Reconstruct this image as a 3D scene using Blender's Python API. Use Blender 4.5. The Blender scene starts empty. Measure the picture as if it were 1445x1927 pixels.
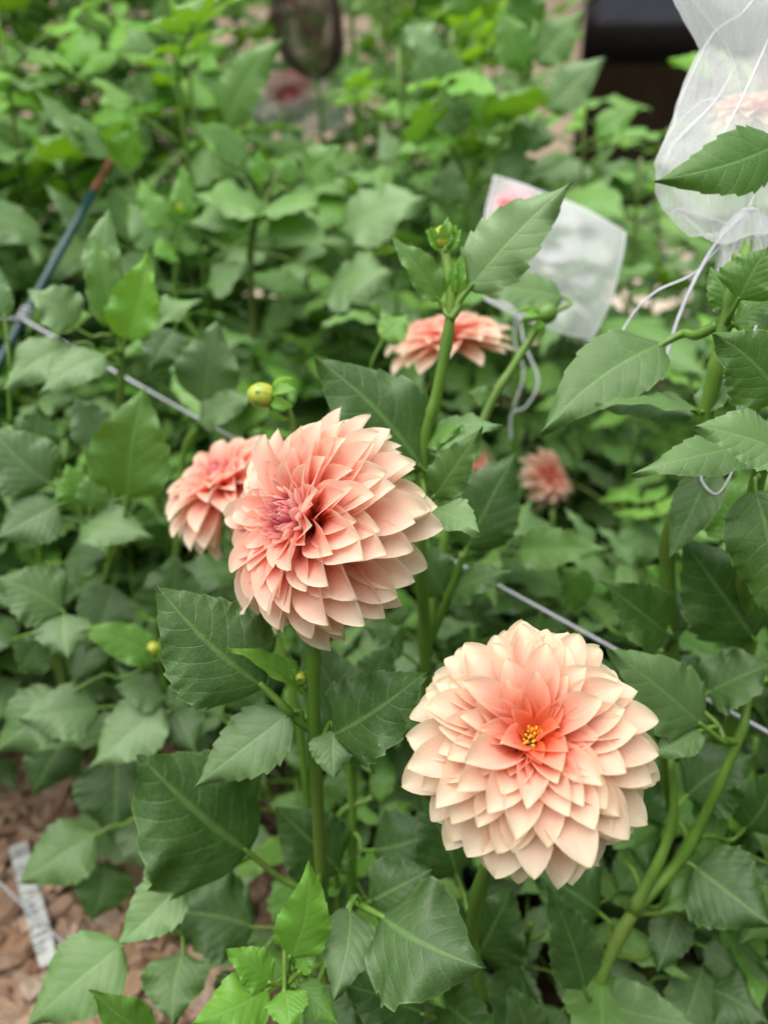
import bpy, math, random
from mathutils import Vector, Matrix, noise

R_ = math.radians
COL = bpy.context.scene.collection
SC = bpy.context.scene

# ------------------------------------------------------------------ camera
PITCH = R_(25.0)
F, CX, CY = 1449.0, 722.5, 963.5
EYE = Vector((0, 0, 0.70))
FWD = Vector((0, math.cos(PITCH), -math.sin(PITCH)))
UP = Vector((0, math.sin(PITCH), math.cos(PITCH)))
RT = Vector((1, 0, 0))
cam_data = bpy.data.cameras.new('camera')
cam = bpy.data.objects.new('camera', cam_data)
COL.objects.link(cam)
cam.location = EYE
cam.rotation_euler = (R_(90) - PITCH, 0, 0)
cam_data.sensor_fit = 'VERTICAL'
cam_data.lens = 6.86
cam_data.sensor_height = 6.86 * 1927.0 / F
cam_data.clip_start = 0.01
cam_data.clip_end = 1000
cam_data.dof.use_dof = True
cam_data.dof.focus_distance = 0.365
cam_data.dof.aperture_fstop = 1.1
SC.camera = cam

# ------------------------------------------------------------------ light
SUN_EL, SUN_AZ = R_(72), R_(-125)          # azimuth measured from +Y towards +X
world = bpy.data.worlds.new('World')
SC.world = world
world.use_nodes = True
wn = world.node_tree
wn.nodes.clear()
sky = wn.nodes.new('ShaderNodeTexSky')
sky.sky_type = 'NISHITA'
sky.sun_disc = False
sky.sun_elevation = SUN_EL
sky.sun_rotation = SUN_AZ
sky.air_density = 1.0
sky.dust_density = 3.0
hs = wn.nodes.new('ShaderNodeHueSaturation')
hs.inputs['Saturation'].default_value = 0.35
bg = wn.nodes.new('ShaderNodeBackground')
bg.inputs['Strength'].default_value = 0.07
wo = wn.nodes.new('ShaderNodeOutputWorld')
wn.links.new(sky.outputs[0], hs.inputs['Color'])
wn.links.new(hs.outputs[0], bg.inputs['Color'])
wn.links.new(bg.outputs[0], wo.inputs['Surface'])
sun_data = bpy.data.lights.new('sun', 'SUN')
sun_data.energy = 1.5
sun_data.angle = R_(75)
sun_data.color = (1.0, 0.97, 0.92)
sun = bpy.data.objects.new('sun', sun_data)
COL.objects.link(sun)
sdir = Vector((math.sin(SUN_AZ) * math.cos(SUN_EL), math.cos(SUN_AZ) * math.cos(SUN_EL), math.sin(SUN_EL)))
sun.rotation_euler = sdir.to_track_quat('Z', 'Y').to_euler()
sun.location = (0, 0, 5)

SC.view_settings.view_transform = 'Standard'
SC.view_settings.look = 'None'
SC.view_settings.gamma = 1.0
SC.view_settings.use_curve_mapping = False
SC.view_settings.exposure = 1.80
SC.render.engine = 'CYCLES'
SC.cycles.use_denoising = True
SC.cycles.max_bounces = 8
SC.cycles.diffuse_bounces = 5
SC.cycles.transmission_bounces = 6
SC.cycles.transparent_max_bounces = 12
SC.cycles.caustics_reflective = False
SC.cycles.caustics_refractive = False


# ------------------------------------------------------------------ helpers
def P(px, py, d):
    return EYE + d * (FWD + RT * ((px - CX) / F) - UP * ((py - CY) / F))


def proj(v):
    r = v - EYE
    d = max(r.dot(FWD), 1e-4)
    return CX + F * r.dot(RT) / d, CY - F * r.dot(UP) / d, d


def ground_at(px, py, z=0.0):
    ray = FWD + RT * ((px - CX) / F) - UP * ((py - CY) / F)
    return EYE + ray * ((z - EYE.z) / ray.z)


def V(r, u, c):
    """direction given as right / up / towards the camera"""
    return (RT * r + UP * u - FWD * c).normalized()


def empty(name, loc, label, cat, group=None):
    o = bpy.data.objects.new(name, None)
    COL.objects.link(o)
    o.location = loc
    o.empty_display_size = 0.03
    tag(o, label, cat, group)
    return o


def tag(o, label=None, cat=None, group=None, kind=None):
    if label:
        o['label'] = label
    if cat:
        o['category'] = cat
    if group:
        o['group'] = group
    if kind:
        o['kind'] = kind
    return o


def attach(o, parent):
    """child keeps its world placement"""
    o.parent = parent
    if parent is not None:
        o.matrix_parent_inverse = WORLD_OF(parent).inverted()


def WORLD_OF(o):
    m = o.matrix_basis.copy()
    if o.parent is not None:
        m = WORLD_OF(o.parent) @ o.matrix_parent_inverse @ m
    return m


def mesh_data(name, verts, faces, mats, uvs=None, uv2=None, fmat=None, smooth=True):
    me = bpy.data.meshes.new(name)
    me.from_pydata([tuple(v) for v in verts], [], faces)
    for m in mats:
        me.materials.append(m)
    if uvs is not None:
        lay = me.uv_layers.new(name='UVMap')
        flat = [0.0] * (2 * len(me.loops))
        vi = [0] * len(me.loops)
        me.loops.foreach_get('vertex_index', vi)
        for k, i in enumerate(vi):
            flat[2 * k], flat[2 * k + 1] = uvs[i]
        lay.data.foreach_set('uv', flat)
        if uv2 is not None:
            lay = me.uv_layers.new(name='Vein')
            for k, i in enumerate(vi):
                flat[2 * k], flat[2 * k + 1] = uv2[i]
            lay.data.foreach_set('uv', flat)
    if fmat is not None:
        me.polygons.foreach_set('material_index', fmat)
    if smooth:
        me.polygons.foreach_set('use_smooth', [True] * len(me.polygons))
    me.update()
    return me


def link(name, me, parent=None, matrix=None):
    o = bpy.data.objects.new(name, me)
    o.color = (0, .5, 0, 1)
    COL.objects.link(o)
    if matrix is not None:
        o.matrix_basis = matrix
    if parent is not None:
        attach(o, parent)
    return o


def catmull(pts, per=6):
    if len(pts) < 3:
        return [pts[0].lerp(pts[-1], i / per) for i in range(per + 1)]
    out = []
    ext = [pts[0] * 2 - pts[1]] + list(pts) + [pts[-1] * 2 - pts[-2]]
    for i in range(1, len(ext) - 2):
        a, b, c, d = ext[i - 1], ext[i], ext[i + 1], ext[i + 2]
        for k in range(per):
            t = k / per
            out.append(0.5 * ((2 * b) + (c - a) * t + (2 * a - 5 * b + 4 * c - d) * t * t + (3 * b - a - 3 * c + d) * t ** 3))
    out.append(pts[-1].copy())
    return out


def tube_geo(pts, r0, r1, n=7, flat=1.0, close=True, rfun=None):
    verts, faces = [], []
    m = len(pts)
    up = Vector((0.31, 0.12, 0.94))
    for i, p in enumerate(pts):
        t = (pts[min(i + 1, m - 1)] - pts[max(i - 1, 0)])
        t = t.normalized() if t.length > 1e-9 else Vector((0, 0, 1))
        x = up.cross(t)
        if x.length < 1e-4:
            x = Vector((1, 0, 0)).cross(t)
        x.normalize()
        y = t.cross(x)
        up = y
        f = i / (m - 1)
        r = r0 + (r1 - r0) * f
        if rfun:
            r *= rfun(f)
        for k in range(n):
            a = 2 * math.pi * k / n
            verts.append(p + x * (math.cos(a) * r) + y * (math.sin(a) * r * flat))
    for i in range(m - 1):
        for k in range(n):
            a, b = i * n + k, i * n + (k + 1) % n
            faces.append((a, b, b + n, a + n))
    if close:
        faces.append(tuple(range(n - 1, -1, -1)))
        faces.append(tuple(range((m - 1) * n, m * n)))
    return verts, faces


def tube(name, pts, r0, r1, mat, parent=None, n=7, per=6, flat=1.0, rfun=None):
    c = catmull(pts, per) if per else pts
    v, f = tube_geo(c, r0, r1, n, flat, True, rfun)
    return link(name, mesh_data(name, v, f, [mat]), parent)


# ------------------------------------------------------------------ materials
def newmat(name):
    m = bpy.data.materials.new(name)
    m.use_nodes = True
    nt = m.node_tree
    nt.nodes.clear()
    out = nt.nodes.new('ShaderNodeOutputMaterial')
    return m, nt, out


class N:
    """small node-building helper"""
    def __init__(self, nt):
        self.nt = nt

    def put(self, sock, val):
        if isinstance(val, bpy.types.NodeSocket):
            self.nt.links.new(val, sock)
        elif val is not None:
            if isinstance(val, tuple) and len(val) == 3 and sock.type == 'RGBA':
                val = val + (1.0,)
            sock.default_value = val

    def math(self, op, a, b=None, c=None, clamp=False):
        n = self.nt.nodes.new('ShaderNodeMath')
        n.operation = op
        n.use_clamp = clamp
        for s, v in zip(n.inputs, (a, b, c)):
            self.put(s, v)
        return n.outputs[0]

    def mix(self, fac, a, b, blend='MIX'):
        n = self.nt.nodes.new('ShaderNodeMix')
        n.data_type = 'RGBA'
        n.blend_type = blend
        n.clamp_factor = True
        self.put(n.inputs[0], fac)
        self.put(n.inputs[6], a)
        self.put(n.inputs[7], b)
        return n.outputs[2]

    def remap(self, v, a, b, c=0.0, d=1.0, smooth=True):
        n = self.nt.nodes.new('ShaderNodeMapRange')
        if smooth:
            n.interpolation_type = 'SMOOTHSTEP'
        for s, x in zip(n.inputs[:5], (v, a, b, c, d)):
            self.put(s, x)
        return n.outputs[0]

    def noise(self, vec, scale, detail=2.0, rough=0.5):
        n = self.nt.nodes.new('ShaderNodeTexNoise')
        n.inputs['Scale'].default_value = scale
        n.inputs['Detail'].default_value = detail
        n.inputs['Roughness'].default_value = rough
        if vec is not None:
            self.nt.links.new(vec, n.inputs['Vector'])
        return n.outputs['Fac']

    def mapping(self, vec, scale):
        n = self.nt.nodes.new('ShaderNodeMapping')
        n.inputs['Scale'].default_value = scale
        self.nt.links.new(vec, n.inputs['Vector'])
        return n.outputs[0]

    def uv(self, name):
        n = self.nt.nodes.new('ShaderNodeUVMap')
        n.uv_map = name
        return n.outputs[0]

    def sep(self, vec):
        n = self.nt.nodes.new('ShaderNodeSeparateXYZ')
        self.nt.links.new(vec, n.inputs[0])
        return n.outputs

    def bump(self, h, strength, dist):
        n = self.nt.nodes.new('ShaderNodeBump')
        n.inputs['Strength'].default_value = strength
        n.inputs['Distance'].default_value = dist
        self.nt.links.new(h, n.inputs['Height'])
        return n.outputs[0]

    def principled(self, color, rough, spec=0.5, normal=None, **kw):
        n = self.nt.nodes.new('ShaderNodeBsdfPrincipled')
        self.put(n.inputs['Base Color'], color)
        self.put(n.inputs['Roughness'], rough)
        n.inputs['Specular IOR Level'].default_value = spec
        if normal is not None:
            self.nt.links.new(normal, n.inputs['Normal'])
        for k, v in kw.items():
            self.put(n.inputs[k.replace('_', ' ')], v)
        return n.outputs[0]

    def translucent(self, color, normal=None):
        n = self.nt.nodes.new('ShaderNodeBsdfTranslucent')
        self.put(n.inputs['Color'], color)
        if normal is not None:
            self.nt.links.new(normal, n.inputs['Normal'])
        return n.outputs[0]

    def mixsh(self, fac, a, b):
        n = self.nt.nodes.new('ShaderNodeMixShader')
        self.put(n.inputs[0], fac)
        self.nt.links.new(a, n.inputs[1])
        self.nt.links.new(b, n.inputs[2])
        return n.outputs[0]

    def objinfo(self):
        return self.nt.nodes.new('ShaderNodeObjectInfo').outputs

    def texco(self, which='Object'):
        return self.nt.nodes.new('ShaderNodeTexCoord').outputs[which]


def leaf_material():
    m, nt, out = newmat('dahlia_leaf')
    n = N(nt)
    vein = n.sep(n.uv('Vein'))
    uv = n.uv('UVMap')
    u2 = n.sep(uv)
    av = vein[1]
    oi = n.objinfo()
    oc = n.sep(oi['Color'])
    young, var = oc[0], oc[1]
    dist = n.math('ABSOLUTE', n.math('SUBTRACT', n.math('FRACT', vein[0]), 0.5))      # .5 on the vein, 0 between
    side = n.remap(dist, 0.455, 0.5)
    # thinner veins towards the margin
    side = n.math('MULTIPLY', side, n.remap(av, 0.35, 1.0, 1.0, 0.25))
    mid = n.remap(av, 0.075, 0.02)
    veins = n.math('MAXIMUM', side, mid)
    vor = nt.nodes.new('ShaderNodeTexVoronoi')
    vor.feature = 'DISTANCE_TO_EDGE'
    vor.inputs['Scale'].default_value = 1.0
    nt.links.new(n.mapping(uv, (16.0, 26.0, 1.0)), vor.inputs['Vector'])
    net = n.remap(vor.outputs['Distance'], 0.0, 0.10, 1.0, 0.0)
    blot = n.noise(n.texco('Object'), 55.0, 3.0)
    big = n.noise(n.texco('Object'), 14.0, 2.0)
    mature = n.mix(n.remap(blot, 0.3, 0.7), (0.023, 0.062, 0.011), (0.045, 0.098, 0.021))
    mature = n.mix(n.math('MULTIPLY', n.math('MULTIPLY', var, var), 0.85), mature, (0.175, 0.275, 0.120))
    fresh = n.mix(n.remap(big, 0.3, 0.7), (0.13, 0.34, 0.035), (0.20, 0.42, 0.045))
    base = n.mix(young, mature, fresh)
    base = n.mix(n.math('MULTIPLY', net, 0.16), base, (0.16, 0.30, 0.10))
    base = n.mix(n.math('MULTIPLY', veins, 0.34), base, (0.20, 0.36, 0.10))
    # scars and pale specks
    sp = n.noise(n.texco('Object'), 330.0, 2.0)
    patch = n.noise(n.texco('Object'), 24.0, 1.0)
    scar = n.math('MULTIPLY', n.remap(sp, 0.66, 0.72), n.remap(patch, 0.62, 0.70))
    base = n.mix(n.math('MULTIPLY', scar, 0.55), base, (0.42, 0.48, 0.30))
    # pale margin
    rim = n.remap(av, 0.95, 1.0)
    base = n.mix(n.math('MULTIPLY', rim, 0.35), base, (0.25, 0.38, 0.12))
    geo = nt.nodes.new('ShaderNodeNewGeometry')
    under = n.mix(0.5, base, (0.15, 0.30, 0.10))
    col = n.mix(geo.outputs['Backfacing'], base, under)
    quilt = n.math('MULTIPLY', n.math('COSINE', n.math('MULTIPLY', dist, 3.1416)), n.remap(av, 0.0, 0.25))
    h = n.math('ADD', n.math('MULTIPLY', quilt, 0.6), n.math('MULTIPLY', n.math('SUBTRACT', 1.0, net), 0.22))
    h = n.math('SUBTRACT', h, n.math('MULTIPLY', veins, 0.75))
    h = n.math('ADD', h, n.math('MULTIPLY', blot, 0.35))
    nor = n.bump(h, 0.30, 0.0011)
    bs = n.principled(col, n.remap(big, 0.3, 0.7, 0.40, 0.56), 0.42, nor)
    tcol = n.mix(young, (0.13, 0.31, 0.012), (0.34, 0.62, 0.02))
    tr = n.translucent(tcol, nor)
    nt.links.new(n.mixsh(n.math('ADD', 0.20, n.math('MULTIPLY', young, 0.18)), bs, tr), out.inputs['Surface'])
    return m


def stem_material():
    m, nt, out = newmat('dahlia_stem')
    n = N(nt)
    co = n.texco('Object')
    a = n.noise(n.mapping(co, (60, 60, 9)), 1.0, 3.0)
    b = n.noise(co, 9.0, 2.0)
    oc = n.sep(n.objinfo()['Color'])
    c = n.mix(n.remap(a, 0.3, 0.7), (0.075, 0.17, 0.018), (0.15, 0.27, 0.04))
    c = n.mix(n.math('MULTIPLY', n.remap(b, 0.5, 0.75), 0.35), c, (0.13, 0.10, 0.035))
    c = n.mix(oc[2], c, (0.16, 0.085, 0.05))
    bs = n.principled(c, 0.42, 0.5, n.bump(a, 0.4, 0.0006))
    nt.links.new(n.mixsh(0.12, bs, n.translucent((0.25, 0.45, 0.03))), out.inputs['Surface'])
    return m


def petal_material(name, amount, bias, ringfall, coral, blush, cream, heart, heart_ring, trans):
    m, nt, out = newmat(name)
    n = N(nt)
    uv = n.uv('UVMap')
    s = n.sep(uv)
    u = s[1]
    av = n.math('ABSOLUTE', n.math('SUBTRACT', n.math('MULTIPLY', s[0], 2.0), 1.0))
    oi = n.objinfo()
    oc = n.sep(oi['Color'])
    ring, var = oc[0], oc[1]
    addv = nt.nodes.new('ShaderNodeVectorMath')
    addv.operation = 'ADD'
    nt.links.new(uv, addv.inputs[0])
    comb = nt.nodes.new('ShaderNodeCombineXYZ')
    nt.links.new(n.math('MULTIPLY', var, 17.0), comb.inputs[2])
    nt.links.new(comb.outputs[0], addv.inputs[1])
    streak = n.noise(n.mapping(addv.outputs[0], (26.0, 1.6, 1.0)), 1.0, 3.0, 0.6)
    fine = n.noise(n.mapping(addv.outputs[0], (80.0, 3.0, 1.0)), 1.0, 2.0, 0.6)
    cloud = n.noise(n.mapping(addv.outputs[0], (2.0, 2.0, 1.0)), 1.0, 1.0)
    k = n.math('ADD', n.math('MULTIPLY', n.math('SUBTRACT', 1.0, u), amount), bias)
    k = n.math('MULTIPLY', k, n.math('SUBTRACT', 1.0, n.math('MULTIPLY', ring, ringfall)))
    k = n.math('ADD', k, n.math('MULTIPLY', n.math('SUBTRACT', streak, 0.5), 0.30))
    k = n.math('ADD', k, n.math('MULTIPLY', n.math('SUBTRACT', cloud, 0.5), 0.22))
    k = n.math('SUBTRACT', k, n.math('MULTIPLY', n.remap(av, 0.5, 1.0), 0.14))
    k = n.math('SUBTRACT', k, n.math('MULTIPLY', n.remap(u, 0.82, 1.0), 0.18))
    k = n.math('MAXIMUM', n.math('MINIMUM', k, 1.0), 0.0)
    c = n.mix(n.remap(k, 0.0, 0.5, smooth=False), cream, blush)
    c = n.mix(n.remap(k, 0.42, 1.0, smooth=False), c, coral)
    hr = n.math('MULTIPLY', n.remap(ring, heart_ring, heart_ring * 0.35), n.remap(u, 1.0, 0.55, 0.6, 0.95))
    c = n.mix(hr, c, heart)
    tipc = n.math('MULTIPLY', n.remap(u, 0.92, 1.0), 0.28)
    c = n.mix(tipc, c, (0.80, 0.70, 0.36))
    h = n.math('ADD', streak, n.math('MULTIPLY', fine, 0.4))
    nor = n.bump(h, 0.35, 0.0006)
    bs = n.principled(c, 0.50, 0.28, nor)
    tr = n.translucent(c, nor)
    nt.links.new(n.mixsh(trans, bs, tr), out.inputs['Surface'])
    return m


def plain(name, color, rough=0.6, spec=0.4, var=0.15, scale=40.0, bump=0.0, dist=0.001, stretch=None, color2=None, metallic=0.0):
    m, nt, out = newmat(name)
    n = N(nt)
    co = n.texco('Object')
    if stretch:
        co = n.mapping(co, stretch)
    a = n.noise(co, scale, 4.0, 0.6)
    c2 = color2 or tuple(x * (1 - 2 * var) for x in color)
    c = n.mix(n.remap(a, 0.3, 0.7), color, c2)
    nor = n.bump(a, bump, dist) if bump else None
    nt.links.new(n.principled(c, rough, spec, nor, Metallic=metallic), out.inputs['Surface'])
    return m


def sheer(name, color, opacity, weave=900.0):
    m, nt, out = newmat(name)
    n = N(nt)
    co = n.texco('Object')
    a = n.noise(co, weave, 2.0, 0.7)
    b = n.noise(n.mapping(co, (1, 1, 0.12)), weave * 0.5, 1.0)
    op = n.math('ADD', opacity - 0.12, n.math('MULTIPLY', n.math('ADD', a, b), 0.12))
    d = n.principled(color, 0.55, 0.35)
    body = n.mixsh(0.45, d, n.translucent(color))
    t = nt.nodes.new('ShaderNodeBsdfTransparent')
    nt.links.new(n.mixsh(op, t.outputs[0], body), out.inputs['Surface'])
    return m


M_LEAF = leaf_material()
M_STEM = stem_material()
CREAM = (0.82, 0.72, 0.55)
M_PEACH = petal_material('peach_petal', 1.75, 0.26, 0.93, (0.88, 0.23, 0.12), (0.87, 0.54, 0.42), CREAM, (0.88, 0.24, 0.09), 0.46, 0.52)
M_CORAL = petal_material('coral_petal', 1.35, 0.34, 0.74, (0.92, 0.22, 0.13), (0.90, 0.48, 0.38), (0.86, 0.75, 0.60), (0.74, 0.10, 0.22), 0.36, 0.52)
M_PINK = petal_material('pink_petal', 0.6, 0.5, 0.3, (0.70, 0.09, 0.13), (0.80, 0.25, 0.28), (0.85, 0.5, 0.48), (0.55, 0.05, 0.1), 0.2, 0.25)
M_STAMEN = plain('stamen_yellow', (0.72, 0.28, 0.02), 0.6, 0.3, 0.2, 400.0, color2=(0.78, 0.45, 0.05))
M_BUD = plain('bud_yellow', (0.40, 0.38, 0.04), 0.45, 0.4, 0.15, 140.0, color2=(0.22, 0.32, 0.04))
M_STRING = plain('white_twine', (0.48, 0.49, 0.52), 0.7, 0.3, 0.12, 700.0, 0.5, 0.0005)
M_TEAL = plain('teal_coating', (0.010, 0.060, 0.062), 0.45, 0.5, 0.2, 60.0, 0.3, 0.001)
M_COPPER = plain('rusty_tip', (0.30, 0.10, 0.035), 0.55, 0.5, 0.25, 90.0, 0.3, 0.001)
M_TAG = plain('white_plastic', (0.50, 0.51, 0.50), 0.5, 0.5, 0.06, 60.0)
M_INK = plain('pencil_ink', (0.06, 0.06, 0.07), 0.7, 0.2, 0.1, 50.0)
M_ORGANZA = sheer('white_organza', (0.90, 0.91, 0.93), 0.42)
M_HEM = sheer('white_hem', (0.90, 0.91, 0.93), 0.80)
M_BROWN = sheer('brown_organza', (0.10, 0.055, 0.05), 0.5)
M_BROWNHEM = sheer('reddish_hem', (0.24, 0.075, 0.06), 0.85)
M_RIBBON = plain('ribbon_satin', (0.58, 0.58, 0.64), 0.4, 0.5, 0.08, 300.0)
M_CONCRETE = plain('patio_concrete', (0.46, 0.38, 0.30), 0.85, 0.2, 0.08, 6.0, 0.3, 0.003)
M_WALL = plain('tan_wall', (0.52, 0.42, 0.32), 0.85, 0.2, 0.06, 3.0, 0.2, 0.003)
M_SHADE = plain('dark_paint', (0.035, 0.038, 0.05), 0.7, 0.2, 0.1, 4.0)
M_ROOF = plain('roof_shingle', (0.07, 0.065, 0.06), 0.9, 0.2, 0.2, 12.0, 0.4, 0.01)
M_SOIL = plain('mulch_soil', (0.045, 0.028, 0.018), 0.95, 0.1, 0.25, 45.0, 0.8, 0.01, color2=(0.09, 0.055, 0.035))
M_GROUND = plain('bare_ground', (0.20, 0.16, 0.10), 0.95, 0.1, 0.2, 2.0, 0.5, 0.02, color2=(0.10, 0.13, 0.05))


def chip_material():
    m, nt, out = newmat('wood_chip')
    n = N(nt)
    co = n.texco('Object')
    rnd = n.objinfo()['Random']
    g = n.noise(n.mapping(co, (120, 14, 120)), 1.0, 3.0)
    b = n.noise(co, 25.0, 2.0)
    c = n.mix(rnd, (0.50, 0.34, 0.22), (0.44, 0.35, 0.28))
    c = n.mix(n.math('FRACT', n.math('MULTIPLY', rnd, 7.3)), c, (0.24, 0.135, 0.08))
    c = n.mix(n.math('MULTIPLY', n.remap(g, 0.35, 0.7), 0.55), c, (0.15, 0.085, 0.055))
    c = n.mix(n.math('MULTIPLY', n.remap(b, 0.55, 0.8), 0.4), c, (0.55, 0.42, 0.32))
    nt.links.new(n.principled(c, 0.85, 0.2, n.bump(g, 0.6, 0.001)), out.inputs['Surface'])
    return m


M_CHIP = chip_material()


# ------------------------------------------------------------------ leaf shapes
def blade_geo(L, W, teeth=7, fold=0.15, droop=0.5, wave=0.04, rows_per=4, half=4, seed=0, quilt=0.006, tooth=0.10, point=0.3, twist=0.0):
    """leaf blade along +Y, upper face +Z, chord from (0,0,0) to (0,L,0)"""
    rnd = random.Random(seed)
    us = [0.0, 0.02, 0.05]
    saw = [0, 0, 0]
    u0 = 0.09
    edges = [u0]
    for k in range(teeth):
        edges.append(edges[-1] + (1 + 0.25 * rnd.uniform(-1, 1)))
    sc = (0.97 - u0) / (edges[-1] - u0)
    edges = [u0 + (e - u0) * sc for e in edges]
    steps = [0.0, 0.35, 0.7, 0.93][:rows_per] if rows_per == 4 else [0.0, 0.9]
    for k in range(teeth):
        for s in steps:
            us.append(edges[k] + (edges[k + 1] - edges[k]) * s)
            saw.append(s ** 1.3)
    us += [0.97, 1.0]
    saw += [0, 0]
    ph = [rnd.uniform(0, 6.28) for _ in range(4)]
    nv = 7.0
    asym = rnd.uniform(-0.05, 0.05)
    verts, uvs, uv2, faces = [], [], [], []
    y = z = 0.0
    pu = 0.0
    cols = [-1 + k / half for k in range(2 * half + 1)]
    lat = rnd.uniform(-0.06, 0.06)
    for u, sw in zip(us, saw):
        ang = -droop * (u + pu) * 0.5 + droop * 0.5
        y += math.cos(ang) * (u - pu) * L
        z += math.sin(ang) * (u - pu) * L
        pu = u
        w = max(math.sin(math.pi * min(u, 1.0) ** 0.68), 0.0) ** 0.9 * (1 - point * u ** 3)
        if u >= 1.0:
            w = 0.004
        w = max(w, 0.012)
        tf = tooth * min(1.0, 6 * u) * (1.2 - 0.5 * u)
        tw = twist * u
        for c in cols:
            a = abs(c)
            side = 1 + (asym if c > 0 else -asym)
            ww = w * W * 0.5 * side * (1 + tf * (sw - 0.35) * a ** 4)
            x = c * ww
            s = (u - (W / (2 * L)) * w * (0.55 * a + 0.55 * a * a)) * nv + 0.5
            zz = fold * abs(x) * (1 - 0.35 * u)
            zz += wave * W * math.sin(2 * math.pi * (u * 2.1) + ph[0 if c > 0 else 1]) * a * a
            zz += wave * 0.6 * W * math.sin(2 * math.pi * (u * 4.3) + ph[2 if c > 0 else 3]) * a ** 3
            zz -= quilt * W * math.cos(2 * math.pi * (s - 0.5)) * min(1, 3 * a) * (1 - 0.6 * a)
            zz -= 0.22 * W * a ** 2 * 0.5 * (1 if fold < 0.3 else 0.4)
            yy = y + tf * sw * 0.04 * L * a ** 4
            xx = x * math.cos(tw) - zz * math.sin(tw) + lat * L * math.sin(math.pi * u)
            zz2 = x * math.sin(tw) + zz * math.cos(tw)
            verts.append(Vector((xx, yy - math.sin(ang) * zz2, z + math.cos(ang) * zz2)))
            uvs.append((c * 0.5 + 0.5, u))
            uv2.append((s, a))
    nc = len(cols)
    for i in range(len(us) - 1):
        for k in range(nc - 1):
            a = i * nc + k
            faces.append((a, a + 1, a + nc + 1, a + nc))
    chord = math.hypot(y, z)
    rot = Matrix.Rotation(-math.atan2(z, y), 3, 'X')
    f = L / chord
    verts = [(rot @ v) * f for v in verts]
    return verts, faces, uvs, uv2


def frame(base, ydir, nrm):
    y = ydir.normalized()
    z = nrm - y * nrm.dot(y)
    if z.length < 1e-4:
        z = Vector((0, 0, 1)) - y * y.z
    z.normalize()
    x = y.cross(z)
    m = Matrix((x, y, z)).transposed().to_4x4()
    m.translation = base
    return m


SEED = [11]


class Plant:
    def __init__(self, foot, label, group=None, name='dahlia_plant'):
        self.root = empty(name, foot, label, 'plant', group)
        self.foot = Vector(foot)
        self.pts = []

    def stem(self, pts, r0, r1, to_foot=True, n=9, brown=0.0):
        """pts run from the top down; the last leg runs into the ground at the foot"""
        pts = [Vector(p) for p in pts]
        if to_foot:
            f = self.foot + Vector((random.uniform(-.012, .012), random.uniform(-.012, .012), -0.01))
            last = pts[-1]
            pts.append(last.lerp(f, 0.5) + Vector(((last.x - f.x) * 0.12, (last.y - f.y) * 0.12, 0)))
            pts.append(f)
        c = catmull(pts, 7)
        nodes = random.random()
        nk = max(2.0, sum((c[i + 1] - c[i]).length for i in range(len(c) - 1)) / .085)
        v, fcs = tube_geo(c, r0, r1, n, 1.0, True, lambda f: 1 + .22 * math.exp(-(((f * nk + nodes) % 1) - .5) ** 2 / .012))
        o = link('stem', mesh_data('stem', v, fcs, [M_STEM]), self.root)
        o.color = (0, 0, brown, 1)
        self.pts += c
        return o

    def near(self, b, ydir):
        best, bd = None, 1e9
        for p in self.pts:
            v = b - p
            d = v.length
            d *= 1.0 - 0.45 * (v.normalized().dot(ydir) if d > 1e-6 else 0)
            if p.z > b.z + 0.03:
                d *= 1.6
            if d < bd:
                best, bd = p, d
        return best

    def leaf(self, b, t, w, young=0.0, var=None, wc=0.55, roll=0.0, fold=0.2, droop=0.5, teeth=None, to=None, pet=0.0014, wave=0.04, d=None):
        """b, t: (px, py, depth) of the blade's base and tip; w: width in pixels"""
        SEED[0] += 1
        rnd = random.Random(SEED[0])
        B, T = P(*b), P(*t)
        y = (T - B)
        L = y.length
        dm = 0.5 * (b[2] + t[2])
        yd = y.normalized()
        tc = (EYE - (B + T) * 0.5).normalized()
        nrm = tc * wc + Vector((0, 0, 1)) * (1 - wc)
        m = frame(B, yd, nrm)
        if roll:
            m = m @ Matrix.Rotation(R_(roll), 4, 'Y')
        zc = m.to_3x3().col[2]
        W = w * dm / F / max(0.45, abs(zc.dot(tc)) / max(0.3, math.sqrt(max(0.05, 1 - yd.dot(tc) ** 2))))
        W = min(W, L * 1.05)
        if teeth is None:
            teeth = 6 + rnd.randint(0, 3)
        geo = blade_geo(L, W, teeth, fold, droop, wave * rnd.uniform(.6, 1.9), seed=SEED[0], half=5, tooth=rnd.uniform(.06, .13), point=rnd.uniform(.2, .5), twist=rnd.uniform(-.2, .2))
        me = mesh_data('leaf', geo[0], geo[1], [M_LEAF], geo[2], geo[3])
        o = link('leaf', me, self.root, m)
        o.color = (young, rnd.random() if var is None else var, 0, 1)
        A = P(*to) if to is not None else self.near(B, yd)
        if A is not None and (A - B).length > 0.004:
            dd = (A - B).length
            ctrl = B - yd * (dd * 0.35)
            low = A.lerp(B, 0.4) + Vector((0, 0, -0.06 * dd))
            pts = [B + yd * (L * 0.06) + zc * 0.0003, B, ctrl.lerp(low, 0.3), low, A]
            pts = catmull(pts, 5)
            v, f = tube_geo(pts, pet * 0.75, pet * 1.35, 6)
            s = link('petiole', mesh_data('petiole', v, f, [M_STEM]), o)
            s.color = (0, 0, 0, 1)
            if to is not None:
                self.pts += pts[-6:]
        return o


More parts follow.
